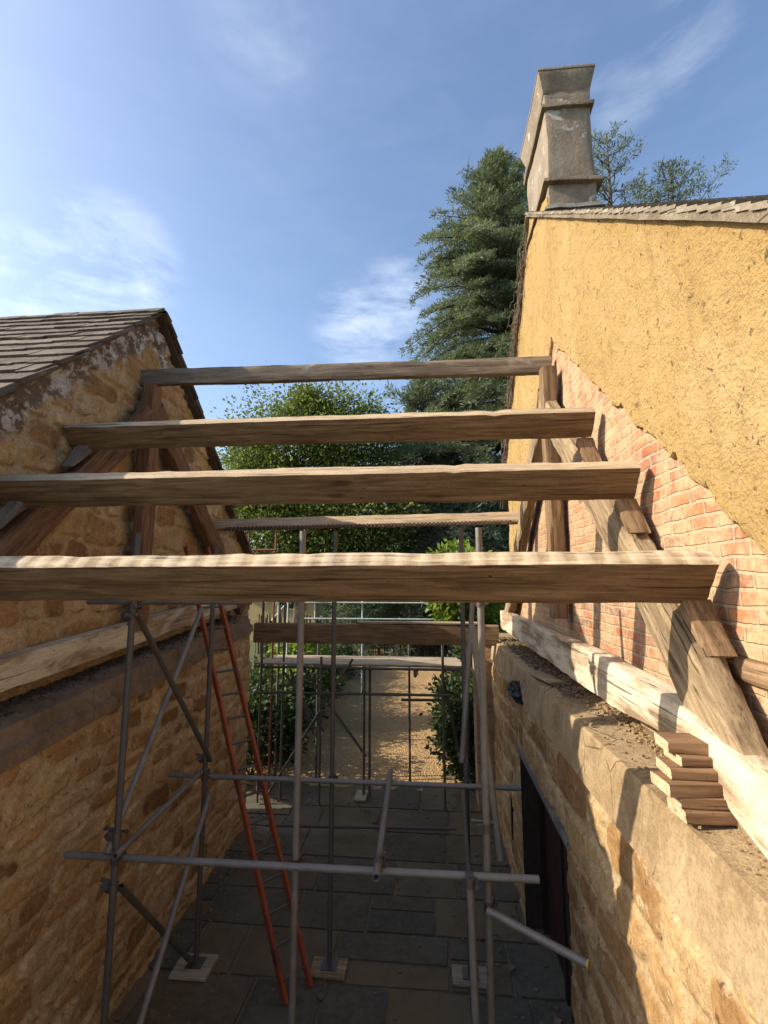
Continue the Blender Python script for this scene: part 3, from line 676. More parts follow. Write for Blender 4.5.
# ------------------------------------------------------------------ timbers
def beam(name, p0, p1, up, w, h, mats, parent=None, amp=.006, wane=.012, taper=None, seed=0, face=None, res=.07, notch=(), curve=None):
    """solid timber p0->p1 along local X; up ~ local Z (depth h, centred), w across"""
    p0, p1 = Vector(p0), Vector(p1); L = (p1-p0).length; x = (p1-p0)/L; z = Vector(up); z = (z-x*z.dot(x)).normalized(); y = z.cross(x)
    Mx = Matrix((x, y, z)).transposed().to_4x4(); Mx.translation = p0
    k = 6; side = np.linspace(-1, 1, k)
    ring = [(s, -1) for s in side[:-1]]+[(1, s) for s in side[:-1]]+[(-s, 1) for s in side[:-1]]+[(-1, -s) for s in side[:-1]]
    nr = len(ring); nx = max(3, int(L/res)); V = []
    ring = np.array(ring)
    t = np.linspace(0, 1, nx+1)
    T = np.repeat(t[:, None], nr, 1); A = np.repeat(ring[None, :, 0], nx+1, 0); B = np.repeat(ring[None, :, 1], nx+1, 0)
    hw, hh = w/2*np.ones(nx+1), h/2*np.ones(nx+1)
    if taper is not None:
        tt = np.array([taper(q) for q in t]); hh = hh*tt
    Xp, Yp, Zp = T*L, A*hw[:, None], B*hh[:, None]
    corner = (np.abs(A) > .99) & (np.abs(B) > .99)
    cw = wane*(.35+np.abs(fbm(Xp*2.7+seed*7, A*3+B*5, s=seed+31)*2.2))
    Yp = np.where(corner, Yp-np.sign(A)*cw, Yp); Zp = np.where(corner, Zp-np.sign(B)*cw, Zp)
    Yp = Yp+amp*fbm(Xp*1.8, A*2+B*1.3+seed, s=seed)+amp*.5*fbm(Xp*11, A*3+B*4, s=seed+1)
    Zp = Zp+amp*fbm(Xp*1.8+9, B*2+A*1.3+seed, s=seed+2)+amp*.5*fbm(Xp*11, B*3+A*4+7, s=seed+3)
    Xp = Xp+np.where((T < 1e-6) | (T > 1-1e-6), amp*1.5*fbm(A*3+seed, B*3, s=seed+6), 0)
    for (tx, wd, dp, sgn) in notch:                    # small missing bites on the +Z arris
        kk = np.exp(-((Xp-tx)/wd)**2)*dp; Zp = np.where(B > .99, Zp-kk, Zp)
    if curve is not None: Zp = Zp+np.array([curve(q) for q in t])[:, None]
    V = np.stack([Xp, Yp, Zp], -1).reshape(-1, 3).tolist()
    F, mi = [], []
    for i in range(nx):
        for j in range(nr):
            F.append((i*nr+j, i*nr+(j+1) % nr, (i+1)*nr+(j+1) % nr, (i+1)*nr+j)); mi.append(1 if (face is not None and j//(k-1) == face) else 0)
    F = [f for f in F]
    F.append(tuple(range(nr-1, -1, -1))); F.append(tuple(nx*nr+j for j in range(nr))); mi += [0, 0]
    o = mesh_obj(name, V, F, mats, parent, M=Mx, mi=mi)
    o.data.polygons.foreach_set('use_smooth', [True]*len(o.data.polygons)); o.data.set_sharp_from_angle(angle=R(32))
    return o
# rows of ring faces: 0 = -Z, 1 = +Y, 2 = +Z, 3 = -Y (local)
ANG = R(40)
def purlin(Lp, Rp, label, far=False, w=.08, d=.22, mats=None, seed=0, notch=(), name='purlin'):
    """Lp, Rp = the outer upslope arris at both ends"""
    sg = 1 if not far else -1
    n = Vector((0, -sg*math.sin(ANG), math.cos(ANG))); s = Vector((0, -sg*math.cos(ANG), -math.sin(ANG)))
    off = s*(w/2)-n*(d/2)
    o = beam(name, Vector(Lp)+off, Vector(Rp)+off, n, w, d, mats or [M['oak'], M['oak_lit']], None, .005, .006, seed=seed, face=2, notch=notch)
    return tag(o, label, 'roof beam', 'bare roof beams spanning between the two gables')
purlin((-3.22, 2.52, .135), (1.275, 2.40, .14), 'nearest and longest bare oak purlin with saw marks on its pale upper face', mats=[M['oak'], M['oak_lit_saw']], seed=1, w=.108, d=.243)
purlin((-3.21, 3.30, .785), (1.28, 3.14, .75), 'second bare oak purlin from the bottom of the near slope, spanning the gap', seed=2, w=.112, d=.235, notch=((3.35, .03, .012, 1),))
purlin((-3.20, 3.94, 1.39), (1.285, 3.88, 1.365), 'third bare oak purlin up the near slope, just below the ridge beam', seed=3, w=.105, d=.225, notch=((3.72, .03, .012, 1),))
purlin((-3.20, 6.30, 1.44), (1.28, 6.36, 1.47), 'upper grey purlin on the far slope, mostly hidden behind the near beams', far=True, mats=[M['oak_grey'], M['oak_lit']], seed=4, w=.075, d=.19)
lo = purlin((-3.20, 6.88, .89), (1.25, 6.98, .96), 'lower far purlin with small lath ends fringing its underside, in front of the cedar', far=True, mats=[M['oak_lit'], M['oak_lit']], seed=5, w=.08, d=.19)
mb = MB()
for x in np.arange(.25, 4.3, .055): mb.box((x, -.045, -.145-random.uniform(0, .02)), (x+.03, -.030, -.09))
mesh_obj('lath_end', mb.V, mb.F, M['wattle'], lo, M=Matrix.Identity(4)).matrix_local = Matrix.Identity(4)
rb = beam('ridge_beam', (-3.28, 5.02, 2.27), (1.31, 5.19, 2.30), (0, 0, 1), .085, .185, [M['oak_grey'], M['oak_grey']], None, .008, .008, seed=6)
tag(rb, 'thin weathered ridge beam, highest timber between the gables, against the sky', 'roof beam', 'bare roof beams spanning between the two gables')

def truss(side):
    if side == 'R':
        xc = 1.238; w = .145
        t = thing('roof_truss', (1.22, 5.16, -.82), 'lit roof truss standing against the brick and ochre gable on the right', 'roof truss')
        top = [(2.54, -.04), (4.02, 1.175)]; sl = .82; mats = (M['oak_rough'], M['oak_pale'], M['oak'])
        a, b = (1.95, -.92), (5.10, 1.99)
        fa, fb = (8.55, -.62), (5.22, 2.06); tie = ((1.5, -.67), (8.55, -.65)); th = .29
        kx = (5.06, .2)
    else:
        xc = -3.085; w = .15
        t = thing('roof_truss', (-3.085, 5.0, -.6), 'shaded reddish roof truss standing against the stone gable on the left', 'roof truss')
        a, b = (2.05, -.78), (4.95, 2.02); fa, fb = (7.9, -.35), (5.1, 2.0); tie = ((1.6, -.82), (7.6, -.32)); th = .235
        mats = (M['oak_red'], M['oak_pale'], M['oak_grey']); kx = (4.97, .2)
    # principal rafters: the given line is the upper arris
    for (p, q, dp, tp, nm) in ((a, b, .35 if side == 'R' else .31, (lambda u: 1.0-.24*min(1, u/.5)), 'rafter'), (fa, fb, .26, None, 'rafter')):
        d = Vector((0, q[0]-p[0], q[1]-p[1])).normalized(); n = Vector((0, -d.z, d.y)) if d.y > 0 else Vector((0, d.z, -d.y))
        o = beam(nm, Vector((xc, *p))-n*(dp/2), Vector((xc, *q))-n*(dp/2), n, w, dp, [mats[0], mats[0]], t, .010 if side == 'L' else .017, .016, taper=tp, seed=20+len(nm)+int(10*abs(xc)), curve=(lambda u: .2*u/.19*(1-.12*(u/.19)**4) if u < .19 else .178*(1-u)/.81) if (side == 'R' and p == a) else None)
    beam('tie_beam', (xc+(-.034 if side == 'R' else -.03), tie[0][0], tie[0][1]), (xc+(-.034 if side == 'R' else -.03), tie[1][0], tie[1][1]), (0, 0, 1), w-.01, th, [mats[1], mats[1]], t, .005, .005, seed=31, taper=(lambda u: 1.0-.30*math.exp(-((u-.16)/.09)**2)) if side == 'R' else None, curve=(lambda u: -.32*max(0, (.155-u)/.155)**1.15) if side == 'R' else None)
    beam('king_post', (xc, kx[0], tie[0][1]+.3), (xc, kx[0], 2.2 if side == 'R' else 2.14), (0, -1, 0), w, kx[1], [mats[0], mats[0]] if side == 'L' else [M['oak'], M['oak']], t, .008, .01, seed=41)
    return t
TR = truss('R'); TL = truss('L')
beam('bond_timber', (XB-.01, .6, -.395), (XB-.01, 2.42, -.385), (0, 0, 1), .06, .10, [M['oak'], M['oak']], RH, .005, .006, seed=160)
def cleat(t, xc, P, seed, mat, far=False):
    """packing block below a purlin, on the back of the rafter"""
    sg = 1 if not far else -1
    n = Vector((0, -sg*math.sin(ANG), math.cos(ANG))); s = Vector((0, -sg*math.cos(ANG), -math.sin(ANG)))
    c = Vector((xc, P[0], P[1]))-n*.22+s*.085
    beam('cleat', c+n*(-.025 if t is TR else .03), c+s*.28+n*(-.065 if t is TR else -.002), n, .13, .08, [mat, mat], t, .003, .006, taper=lambda u: 1-.84*u, seed=seed, res=.04)
for i, P in enumerate(((2.40, .125), (3.14, .73), (3.88, 1.345))): cleat(TR, 1.236, P, 61+i, M['oak'])
for i, P in enumerate(((3.30, .765), (3.94, 1.365))): cleat(TL, -3.09, P, 71+i, M['oak_grey'])

fb = beam('cross_beam', (-2.90, 8.02, -.855), (1.02, 8.02, -.86), (0, 0, 1), .2, .31, [M['oak'], M['oak']], None, .006, .007, seed=81, notch=())
tag(fb, 'heavy oak cross beam joining the far ends of both walls', 'beam')
pl = beam('plank', (-1.2, 8.05, -.68), (.75, 8.0, -.675), (0, 0, 1), .2, .035, [M['board'], M['board']], None, .003, .004, seed=82)
tag(pl, 'pale loose plank lying along the top of the far cross beam', 'plank')

# packing offcuts under the foot of the right truss
offs = [(.975, 1.28, 2.24, .046, 1.5), (.972, 1.28, 2.26, .042, -1), (.925, 1.28, 2.255, .049, 4), (.962, 1.27, 2.30, .042, -2), (1.01, 1.28, 2.32, .038, 2), (.985, 1.25, 2.36, .046, -3)]
z = -.945
lab = ['lowest brown timber offcut in the packing stack under the right rafter foot', 'second timber offcut from the bottom of the packing stack on the ledge',
       'timber offcut sticking out furthest left in the packing stack on the ledge', 'timber offcut just above the one sticking out furthest in the packing stack',
       'lighter brown timber offcut set back below the top one of the packing stack', 'topmost timber offcut of the packing stack, tucked under the pale tie beam']
for i, (xa, xb, yc, t, rz) in enumerate(offs):
    d = Vector((math.cos(R(rz)), math.sin(R(rz)), 0)); p = Vector((xa, yc, z+t/2))
    o = beam('timber_offcut', p, p+d*(xb-xa), (0, 0, 1), .15, t, [M['offcut'], M['offcut']], None, .002, .002, seed=90+i, res=.05)
    o.data.materials.append(M['offcut_end']); o.data.polygons[len(o.data.polygons)-2].material_index = 2
    tag(o, lab[i], 'offcut', 'timber offcuts stacked as packing on the right ledge'); z += t+.001

# ------------------------------------------------------------------ scaffold
SC = thing('scaffold', (-.98, 4.3, GZ), 'galvanised tube scaffold standing on the flagstones between the two walls', 'scaffold')
TR_ = .0242
def tube(nm, p, q, mat='tube', parent=SC, r=TR_):
    mb = MB(); mb.tube(p, q, r, 14, hollow=r-.004); return mb.build(nm, M[mat], parent, smooth=True)
couplers = []
def coupler(p, d1, d2, parent=SC):
    p, d1, d2 = Vector(p), Vector(d1).normalized(), Vector(d2).normalized(); n = d1.cross(d2).normalized(); mb = MB()
    for c, d in ((p-n*.0, d1), ):
        mb.tube(c-d*.028, c+d*.028, .033, 12)
    c = p+n*.05; mb.tube(c-d2*.028, c+d2*.028, .033, 12)
    for c, d, m in ((p, d1, d2), (c, d2, d1)):
        e = c+m.normalized()*.040; mb.tube(e-n*.05, e+n*.05, .008, 8); mb.tube(e+n*.03, e+n*.052, .015, 6); mb.tube(e-n*.052, e-n*.03, .015, 6)
    mb.box((-.02, -.02, -.03), (.02, .02, .03), Matrix.Translation(p+n*.025))
    mb.build('coupler', M['coupler'], parent, smooth=True)
N1, N2 = 3.57, 5.16
std = [(-2.255, 3.57, .36, 'tube_dark'), (-.975, 3.65, .37, 'tube'), (.345, 3.63, .38, 'tube'), (-2.315, 5.08, .35, 'tube_dark'), (-1.03, 5.18, .52, 'tube_dark'), (.31, 5.2, .54, 'tube_dark')]
for x, y, zt, m in std: tube('standard', (x, y, GZ+.045), (x, y, zt), m)
for x, y, zt, m in std:
    mb = MB(); mb.box((x-.075, y-.075, GZ+.041), (x+.075, y+.075, GZ+.048)); mb.tube((x, y, GZ+.048), (x, y, GZ+.12), .018, 10); mb.build('base_plate', M['coupler'], SC)
y1, y2 = 3.605, 5.125
tube('ledger', (-2.66, y1, -1.965), (.67, y1-.02, -1.94)); tube('ledger', (-2.72, y2, -1.985), (.82, y2, -1.98))
tube('ledger', (-2.95, 4.02, -.185), (-1.50, 4.02, -.18)); 
tube('transom', (-.44, 5.22, -1.905), (-.385, 3.44, -1.905)); 
tube('brace', (-2.27, 3.62, -.22), (-2.25, 5.05, -1.80), 'tube_dark'); tube('brace', (-2.46, 5.13, -.30), (-2.29, 3.52, -1.90))
tube('brace', (-2.35, 5.15, -1.92), (-2.22, 3.50, -1.90)); tube('brace', (-2.22, 3.60, -2.15), (-2.35, 5.04, -3.62), 'tube_dark')
tube('brace', (-2.23, 5.03, -2.10), (-2.0, 3.50, -3.05)); tube('brace', (.22, 3.56, -1.93), (.245, 3.42, -3.3)); tube('brace', (.335, 3.58, -2.14), (.86, 3.25, -2.19))
mb = MB(); mb.tube((.86, 3.25, -2.19), (.868, 3.245, -2.1905), .026, 14); mb.build('end_cap', M['yellowcap'], SC)
tube('brace', (.40, 4.85, -.05), (.25, 4.78, -1.64)); tube('brace', (.31, 4.0, -.35), (.47, 3.95, -2.02))
tube('brace', (.27, 5.1, -2.0), (.34, 5.12, -3.3), 'tube')
for x, y, zt, m in std[:3]: coupler((x, y, -1.955), (0, 0, 1), (1, 0, 0))
for x, y, zt, m in std[3:]: coupler((x, y, -1.98), (0, 0, 1), (1, 0, 0))
coupler((-2.255, 3.57, -1.80), (0, 0, 1), (.1, 1, .3)); coupler((-2.255, 3.57, -2.14), (0, 0, 1), (.1, 1, -.8)); coupler((-2.255, 3.57, -.20), (0, 0, 1), (1, 0, 0)); coupler((-2.27, 3.60, -.235), (0, 1, -1), (1, 0, 0))
coupler((.345, 3.63, -2.14), (0, 0, 1), (1, -.3, 0)); coupler((.345, 3.63, -1.66), (0, 0, 1), (0, 1, .3)); coupler((.345, 3.63, -.16), (0, 0, 1), (1, 0, 0)); coupler((-.385, 3.60, -1.935), (1, 0, 0), (0, 1, 0)); coupler((.22, 3.58, -1.95), (1, 0, 0), (0, 0, 1))
coupler((-2.315, 5.08, -1.80), (0, 0, 1), (0, 1, -1)); coupler((.31, 5.2, -.1), (0, 0, 1), (0, 1, 0)); coupler((.25, 4.80, -1.62), (0, 0, 1), (1, 0, 0))

# far lift of scaffold past the end of the walls
SF = thing('scaffold', (-1.3, 9, GZ), 'second tube scaffold beyond the heavy cross beam, carrying boards over the gravel', 'scaffold')
for x, y, zt in ((-2.95, 8.5, -.2), (-2.62, 8.7, -.4), (-1.22, 8.95, -1.5), (-1.12, 8.95, -1.5), (.16, 8.5, -.9), (.50, 8.6, -.7), (-3.0, 9.6, -.5), (.62, 9.5, -1.0), (-2.2, 9.55, -.9), (-.45, 9.55, -1.2), (-1.9, 8.5, -1.3)): tube('standard', (x, y, GZ+.03), (x, y, zt), 'tube_dark', SF, .022)
for p, q in (((-3.05, 8.46, -1.90), (.27, 8.46, -1.88)), ((-.54, 8.55, -1.99), (.62, 8.55, -1.97)), ((-3.1, 8.55, -1.49), (.62, 8.55, -1.49)), ((-3.1, 9.45, -1.49), (.62, 9.45, -1.49)), ((-2.5, 7.62, -3.60), (.30, 7.62, -3.52))): tube('ledger', p, q, 'tube_dark', SF, .022)
for p, q in (((-1.36, 8.5, -1.33), (-2.75, 8.5, -3.5)), ((-2.25, 8.62, -1.5), (-1.15, 8.7, -2.95)), ((-2.7, 8.9, -1.6), (-1.9, 8.8, -2.6)), ((-2.5, 8.7, -1.55), (-2.1, 8.75, -2.5)), ((.16, 8.55, -1.6), (.5, 9.4, -3.4))): tube('brace', p, q, 'tube_dark', SF, .022)
for x in (-1.17, .1): coupler((x, 8.48, -1.88), (0, 0, 1), (1, 0, 0), SF)
coupler((-.3, 8.5, -1.52), (0, 1, 0), (1, 0, 0), SF)
bl = ['front scaffold board of the far platform, nearest the cross beam', 'second scaffold board from the front of the far platform', 'third scaffold board from the front of the far platform', 'rearmost scaffold board of the far platform']
for i in range(4):
    y = 8.66+.235*i; o = beam('scaffold_board', (-3.1+.05*i, y, -1.44), (.56-.04*i, y, -1.44), (0, 0, 1), .225, .04, [M['board'], M['board']], None, .003, .003, seed=110+i)
    tag(o, bl[i], 'scaffold board', 'boards on the far scaffold platform')
# sole boards
sbl = ['square timber sole board under the scaffold foot beside the left wall', 'timber sole board under the middle scaffold foot', 'grey timber sole board under the right scaffold foot near the door', 'narrow timber sole board on the gravel under the far scaffold foot']
for i, (x, y, w, d) in enumerate(((-2.32, 5.06, .36, .30), (-1.03, 5.17, .34, .24), (.32, 5.2, .36, .23), (-1.26, 8.95, .2, .42))):
    o = beam('sole_board', (x-w/2, y, GZ+.022), (x+w/2, y, GZ+.022), (0, 0, 1), d, .036, [M['board'] if i != 1 else M['oak_rough']]*2, None, .003, .004, seed=120+i)
    tag(o, sbl[i], 'sole board', 'sole boards under scaffold feet')
for i, (x, y, w, d, l) in enumerate(((-2.25, 3.57, .34, .24, 'sole board under the nearest left scaffold foot by the stone wall'), (-.975, 3.65, .34, .24, 'sole board under the nearest middle scaffold foot'), (.345, 3.63, .34, .24, 'sole board under the nearest right scaffold foot'))):
    o = beam('sole_board', (x-w/2, y, GZ+.022), (x+w/2, y, GZ+.022), (0, 0, 1), d, .036, [M['board']]*2, None, .003, .004, seed=130+i); tag(o, l, 'sole board', 'sole boards under scaffold feet')

# guard rail beyond
GR = thing('guard_rail', (-1.3, 14, GZ), 'pale green tube guard rail standing beyond the cross beam', 'guard rail')
for z in (-.64, -1.09): tube('rail', (-3.78, 14, z), (1.05, 14, z), 'rail', GR, .024)
for x in (-3.35, -1.98, .80): tube('post', (x, 14.05, GZ), (x, 14.05, -.35), 'rail', GR, .024)
for p, q in (((-4.6, 14, -1.15), (-3.4, 11.8, -.42)), ((-4.7, 13.6, -.65), (-3.5, 11.5, -.15))): tube('rail', p, q, 'rail', GR, .022)
for x, y in ((-4.55, 14.0), (-4.1, 13.0), (-3.45, 11.7)): tube('post', (x, y, GZ), (x, y, -.2), 'rail', GR, .022)
RR = thing('rail_frame', (-3.4, 9, -.7), 'rust red metal rail frame beside the left gable, under the far purlin', 'rail')
for z in (.56, .98): tube('rail', (-3.95, 9, z), (-2.92, 9, z), 'rust', RR, .022)
for x in (-3.46, -2.93, -3.93): tube('post', (x, 9.02, GZ), (x, 9.02, 1.0), 'rust', RR, .018)

# ladder leaning on the left truss
LD = thing('ladder', (-1.25, 4.88, GZ), 'orange ladder leaning from the flagstones up against the left truss', 'ladder')
A0, A1 = Vector((-1.335, 4.77, GZ)), Vector((-2.975, 5.71, .40)); ax = (A1-A0).normalized(); sd = Vector((.635, .772, 0))*.27
for k, nm in ((0, 'stile'), (1, 'stile')):
    beam(nm, A0+sd*k, A1+sd*k, sd.cross(ax), .034, .075, [M['orange'], M['orange']], LD, .001, .003, seed=140+k)
n = int((A1-A0).length/.255)
for i in range(1, n+1):
    p = A0+ax*(.255*i-.1); mb = MB(); mb.tube(p-sd*.07, p+sd*1.07, .0135, 10); mb.build('rung', M['tube_dark'], LD, smooth=True)

# rag on the ledge edge, rubble on both ledges
bm = bmesh.new(); bmesh.ops.create_icosphere(bm, subdivisions=4, radius=1); co = np.array([v.co[:] for v in bm.verts])
k = 1+.42*fbm(co[:, 0]*2.3, co[:, 1]*2.3, co[:, 2]*2.3, s=5)+.25*np.abs(fbm(co[:, 0]*6, co[:, 1]*6, co[:, 2]*6, s=8))
for v, q, kk in zip(bm.verts, co, k): v.co = Vector((q[0]*.11*kk+.955, q[1]*.20*kk+5.85, q[2]*.085*kk-1.22-.08*abs(q[1])))
me = bpy.data.meshes.new('black_sheet'); bm.to_mesh(me); bm.free(); me.materials.append(M['plastic']); o = bpy.data.objects.new('crumpled_sheet', me); col.objects.link(o); tag(o, 'crumpled black plastic sheet hanging over the right ledge', 'plastic sheet')
def rubble(name, n, fn, smin, smax, seed, label, mat):
    r = random.Random(seed); mb = MB()
    for i in range(n):
        x, y, z = fn(r); s = r.uniform(smin, smax)*(1 if r.random() < .9 else 1.8)
        Mx = Matrix.Translation((x, y, z)) @ Matrix.Rotation(r.uniform(0, 6.3), 4, 'Z') @ Matrix.Rotation(r.uniform(-.5, .5), 4, 'X')
        P = [Vector((a*s*r.uniform(.6, 1.1), b*s*r.uniform(.5, 1), c*s*r.uniform(.3, .7))) for a in (-1, 1) for b in (-1, 1) for c in (-1, 1)]
        mb.add([Mx @ p for p in P], [(0, 1, 3, 2), (4, 6, 7, 5), (0, 4, 5, 1), (2, 3, 7, 6), (0, 2, 6, 4), (1, 5, 7, 3)])
    o = mb.build(name, mat); tag(o, label, 'rubble', kind='stuff')
rubble('rubble', 900, lambda r: ((lambda y: (r.uniform(1.06, 1.34), y, -.945+r.uniform(0, .012)))(r.uniform(4.3, 8.4))), .004, .014, 5, 'dark crumbs of mortar and stone strewn along the far right ledge', M['rubble'])
rubble('rubble', 500, lambda r: (1.34-abs(r.gauss(0, .07)), r.uniform(2.3, 4.6), -.943), .004, .012, 8, 'sandy crumbs along the foot of the brick on the right ledge', M['mortar_r'])
rubble('rubble', 1500, lambda r: ((lambda y: (-3.21+abs(r.gauss(0, .12)), y, zl(y)+.022))(r.uniform(2.0, 7.5))), .004, .012, 6, 'dark crumbs of mortar and stone strewn along the left ledge', plain('dark_grit', (.075, .055, .04)))
rubble('grit', 260, lambda r: (r.uniform(1.0, 1.32), r.uniform(1.7, 4.4), -.945+r.uniform(-.012, .004)), .002, .008, 12, 'pale grit lying on the sunlit near end of the right ledge', M['mortar_r'])
rubble('crumbs', 420, lambda r: (r.choice((-2.75, .85))+r.choice((-1, 1))*abs(r.gauss(0, .28)) if r.random() < .6 else r.uniform(-2.6, .8), r.uniform(4.2, 9.2), GZ+.006), .006, .022, 9, 'loose crumbs of mortar and stone scattered over the flagstones', M['rubble'])
sl_ = beam('slate_piece', (1.03, 5.35, -.935), (1.13, 4.75, -.93), (0, 0, 1), .16, .02, [M['mortar_r'], M['mortar_r']], None, .003, .004, seed=150); tag(sl_, 'flat sliver of stone lying on the right ledge among the crumbs', 'stone piece')

# brick pier past the end of the right wall
PR = thing('brick_pier', (.82, 8.9, GZ), 'narrow red brick pier at the far end of the right wall', 'pier')
mb = MB(); mb.box((.70, 8.6, GZ), (1.35, 9.1, -.99)); o = mb.build('shaft', M['brick'], PR); soften(o, 6, .01, 5)
mb = MB(); mb.box((.66, 8.56, -.988), (1.38, 9.14, -.94)); o = mb.build('coping', M['mortar_r'], PR); soften(o, 4, .008, 6)

# ------------------------------------------------------------------ far garden
def leaves(name, P, D, size, mat, parent=None, aspect=.55, flat=0.0, rnd=None, kind='leaf', tint=None):
    """one small pointed leaf-shaped quad at each P, lying roughly along D"""
    n = len(P); D = D/np.linalg.norm(D, axis=1, keepdims=True)
    q = rng.normal(size=(n, 3)); q[:, 2] *= (1-flat); q -= D*np.sum(q*D, 1, keepdims=True); q /= np.linalg.norm(q, axis=1, keepdims=True)
    s = size*rng.uniform(.6, 1.35, (n, 1))
    a = P; b = P+D*s*.5+q*s*aspect*.5; c = P+D*s; d = P+D*s*.5-q*s*aspect*.5
    V = np.stack([a, b, c, d], 1).reshape(-1, 3); F = np.arange(4*n).reshape(n, 4)
    t = rng.random(n) if tint is None else np.clip(tint+.13*rng.normal(size=n), 0, 1)
    A = np.zeros((n, 4, 4)); A[:, :, 0] = t[:, None]; A[:, :, 3] = 1
    return mesh_obj(name, V, F, mat, parent, attr=A.reshape(-1, 4))
def limb(mb, p, q, r0, r1, n=7, bend=.0):
    p, q = Vector(p), Vector(q); k = 5; pts = [p.lerp(q, i/k)+Vector((rng.normal()*bend, rng.normal()*bend, rng.normal()*bend*.6))*(1 if 0 < i < k else 0) for i in range(k+1)]
    for i in range(k):
        a, b = pts[i], pts[i+1]; d = (b-a).normalized(); u = d.orthogonal().normalized(); v = d.cross(u); ra, rb = r0+(r1-r0)*i/k, r0+(r1-r0)*(i+1)/k
        ring = [(math.cos(2*math.pi*j/n), math.sin(2*math.pi*j/n)) for j in range(n)]
        mb.add([a+(u*x+v*y)*ra for x, y in ring]+[b+(u*x+v*y)*rb for x, y in ring], [(j, (j+1) % n, n+(j+1) % n, n+j) for j in range(n)])
def cedar(x, y, top, prof, label, nb=170, seed=0, zmin=-2.5, tuft=.17, dens=1.0):
    """prof: list of (z, reach)"""
    global rng
    rng = np.random.default_rng(seed+500)
    t = thing('cedar_tree', (x, y, GZ), label, 'cedar tree', 'blue green cedars rising behind the buildings')
    zs, ws = zip(*sorted(prof)); mb = MB(); limb(mb, (x, y, GZ-.1), (x, y, top), .48, .03, 9, .06)
    PP, DD, TT = [], [], []
    for k in range(nb):
        u = (k+rng.random())/nb; z = zmin+(top-.25-zmin)*(u**.85); z = z if z > top*.82 else round(z/1.35)*1.35+rng.normal()*.16; reach = np.interp(z, zs, ws)*rng.uniform(.66, 1.08)
        az = k*2.39996+rng.normal()*.35; rise = np.interp(z, (zmin, top*.55, top), (-.02, .12, .75))
        L = reach; nseg = max(3, int(L/.3)); p = np.array([x, y, z]); d = np.array([math.cos(az), math.sin(az), rise]); d /= np.linalg.norm(d)
        base = p.copy(); tint = rng.uniform(.25, .75); pts = [p.copy()]
        for i in range(nseg):
            d = d+np.array([rng.normal()*.06, rng.normal()*.07, -.03-.05*(i/nseg) if z < top*.8 else -.01]); d /= np.linalg.norm(d); p = p+d*(L/nseg); pts.append(p.copy())
        limb(mb, base, pts[len(pts)//2], .02+.012*L, .012+.004*L, 5, .02*L); limb(mb, pts[len(pts)//2], pts[-1], .012+.004*L, .008, 5, .01)
        for i in range(1, len(pts)):
            f = i/(len(pts)-1)
            if f < .18 and L > 1.5: continue
            dirb = pts[i]-pts[i-1]; dirb /= np.linalg.norm(dirb); sidev = np.cross(dirb, (0, 0, 1)); sidev /= np.linalg.norm(sidev)+1e-6
            sub = (.28+.30*L*(1-f)*.55+.12)*rng.uniform(.6, 1.2)
            for sg in (-1, 1):
                for rep in range(2):
                    sdv = sidev*sg*rng.uniform(.6, 1)+dirb*rng.uniform(.35, .9)+np.array([0, 0, rng.normal()*.10]); sdv /= np.linalg.norm(sdv)
                    s0 = pts[i]+dirb*rng.uniform(-.15, .15); m = max(3, int(sub/.058*dens)); q = np.linspace(.04, 1, m)
                    pos = s0+sdv*(q*sub)[:, None]+np.array([0, 0, -.10])*(q**2*sub)[:, None]+rng.normal(size=(m, 3))*np.array([.045, .045, .03])
                    dd = sdv*.7+rng.normal(size=(m, 3))*np.array([.55, .55, .40])+np.array([0, 0, .30])
                    PP.append(pos); DD.append(dd); TT.append(np.full(m, tint)+.18*(q-.5))
        m = 14; PP.append(pts[-1]+rng.normal(size=(m, 3))*.08); DD.append(d+rng.normal(size=(m, 3))*.5+np.array([0, 0, .3])); TT.append(np.full(m, tint))
    m = 60; q = rng.random(m); PP.append(np.stack([x+rng.normal(size=m)*.05, y+rng.normal(size=m)*.05, top-1.2*q], -1)); DD.append(rng.normal(size=(m, 3))*.4+np.array([0, 0, .9])); TT.append(np.full(m, .5))
    mb.build('trunk', M['bark'], t)
    leaves('crown', np.concatenate(PP), np.concatenate(DD), tuft, M['cedar'], t, aspect=.2, flat=.3, tint=np.concatenate(TT))
    return t
cedar(4.45, 29, 27.4, [(-3, 10.5), (0, 10.5), (5, 10.0), (9, 8.6), (12, 7.3), (15.6, 7.0), (18, 6.4), (20.8, 5.3), (22.5, 3.4), (25, 1.6), (27.4, .15)], 'tallest cedar left of the chimney, its boughs filling the gap between the gables', nb=470, seed=1, tuft=.26, dens=1.25)
cedar(-.3, 27, 11.2, [(-3, 7.5), (2, 7), (5, 5.8), (8, 3.8), (10, 1.6), (11.2, .4)], 'low spreading cedar in front of the tall one, filling the gap above the guard rail', nb=170, seed=9, tuft=.28, dens=.95)
cedar(10.9, 27.5, 26.8, [(12, 4), (18, 3.6), (22, 2.6), (25, 1.6), (26.8, .2)], 'cedar top showing just right of the chimney', nb=62, seed=2, zmin=13, tuft=.24, dens=.8)
cedar(14.4, 27.5, 24.3, [(12, 5), (18, 4.2), (21, 3.0), (23.2, 1.2), (24.3, .2)], 'low cedar tip showing over the ochre house roof', nb=52, seed=3, zmin=13, tuft=.24, dens=.8)
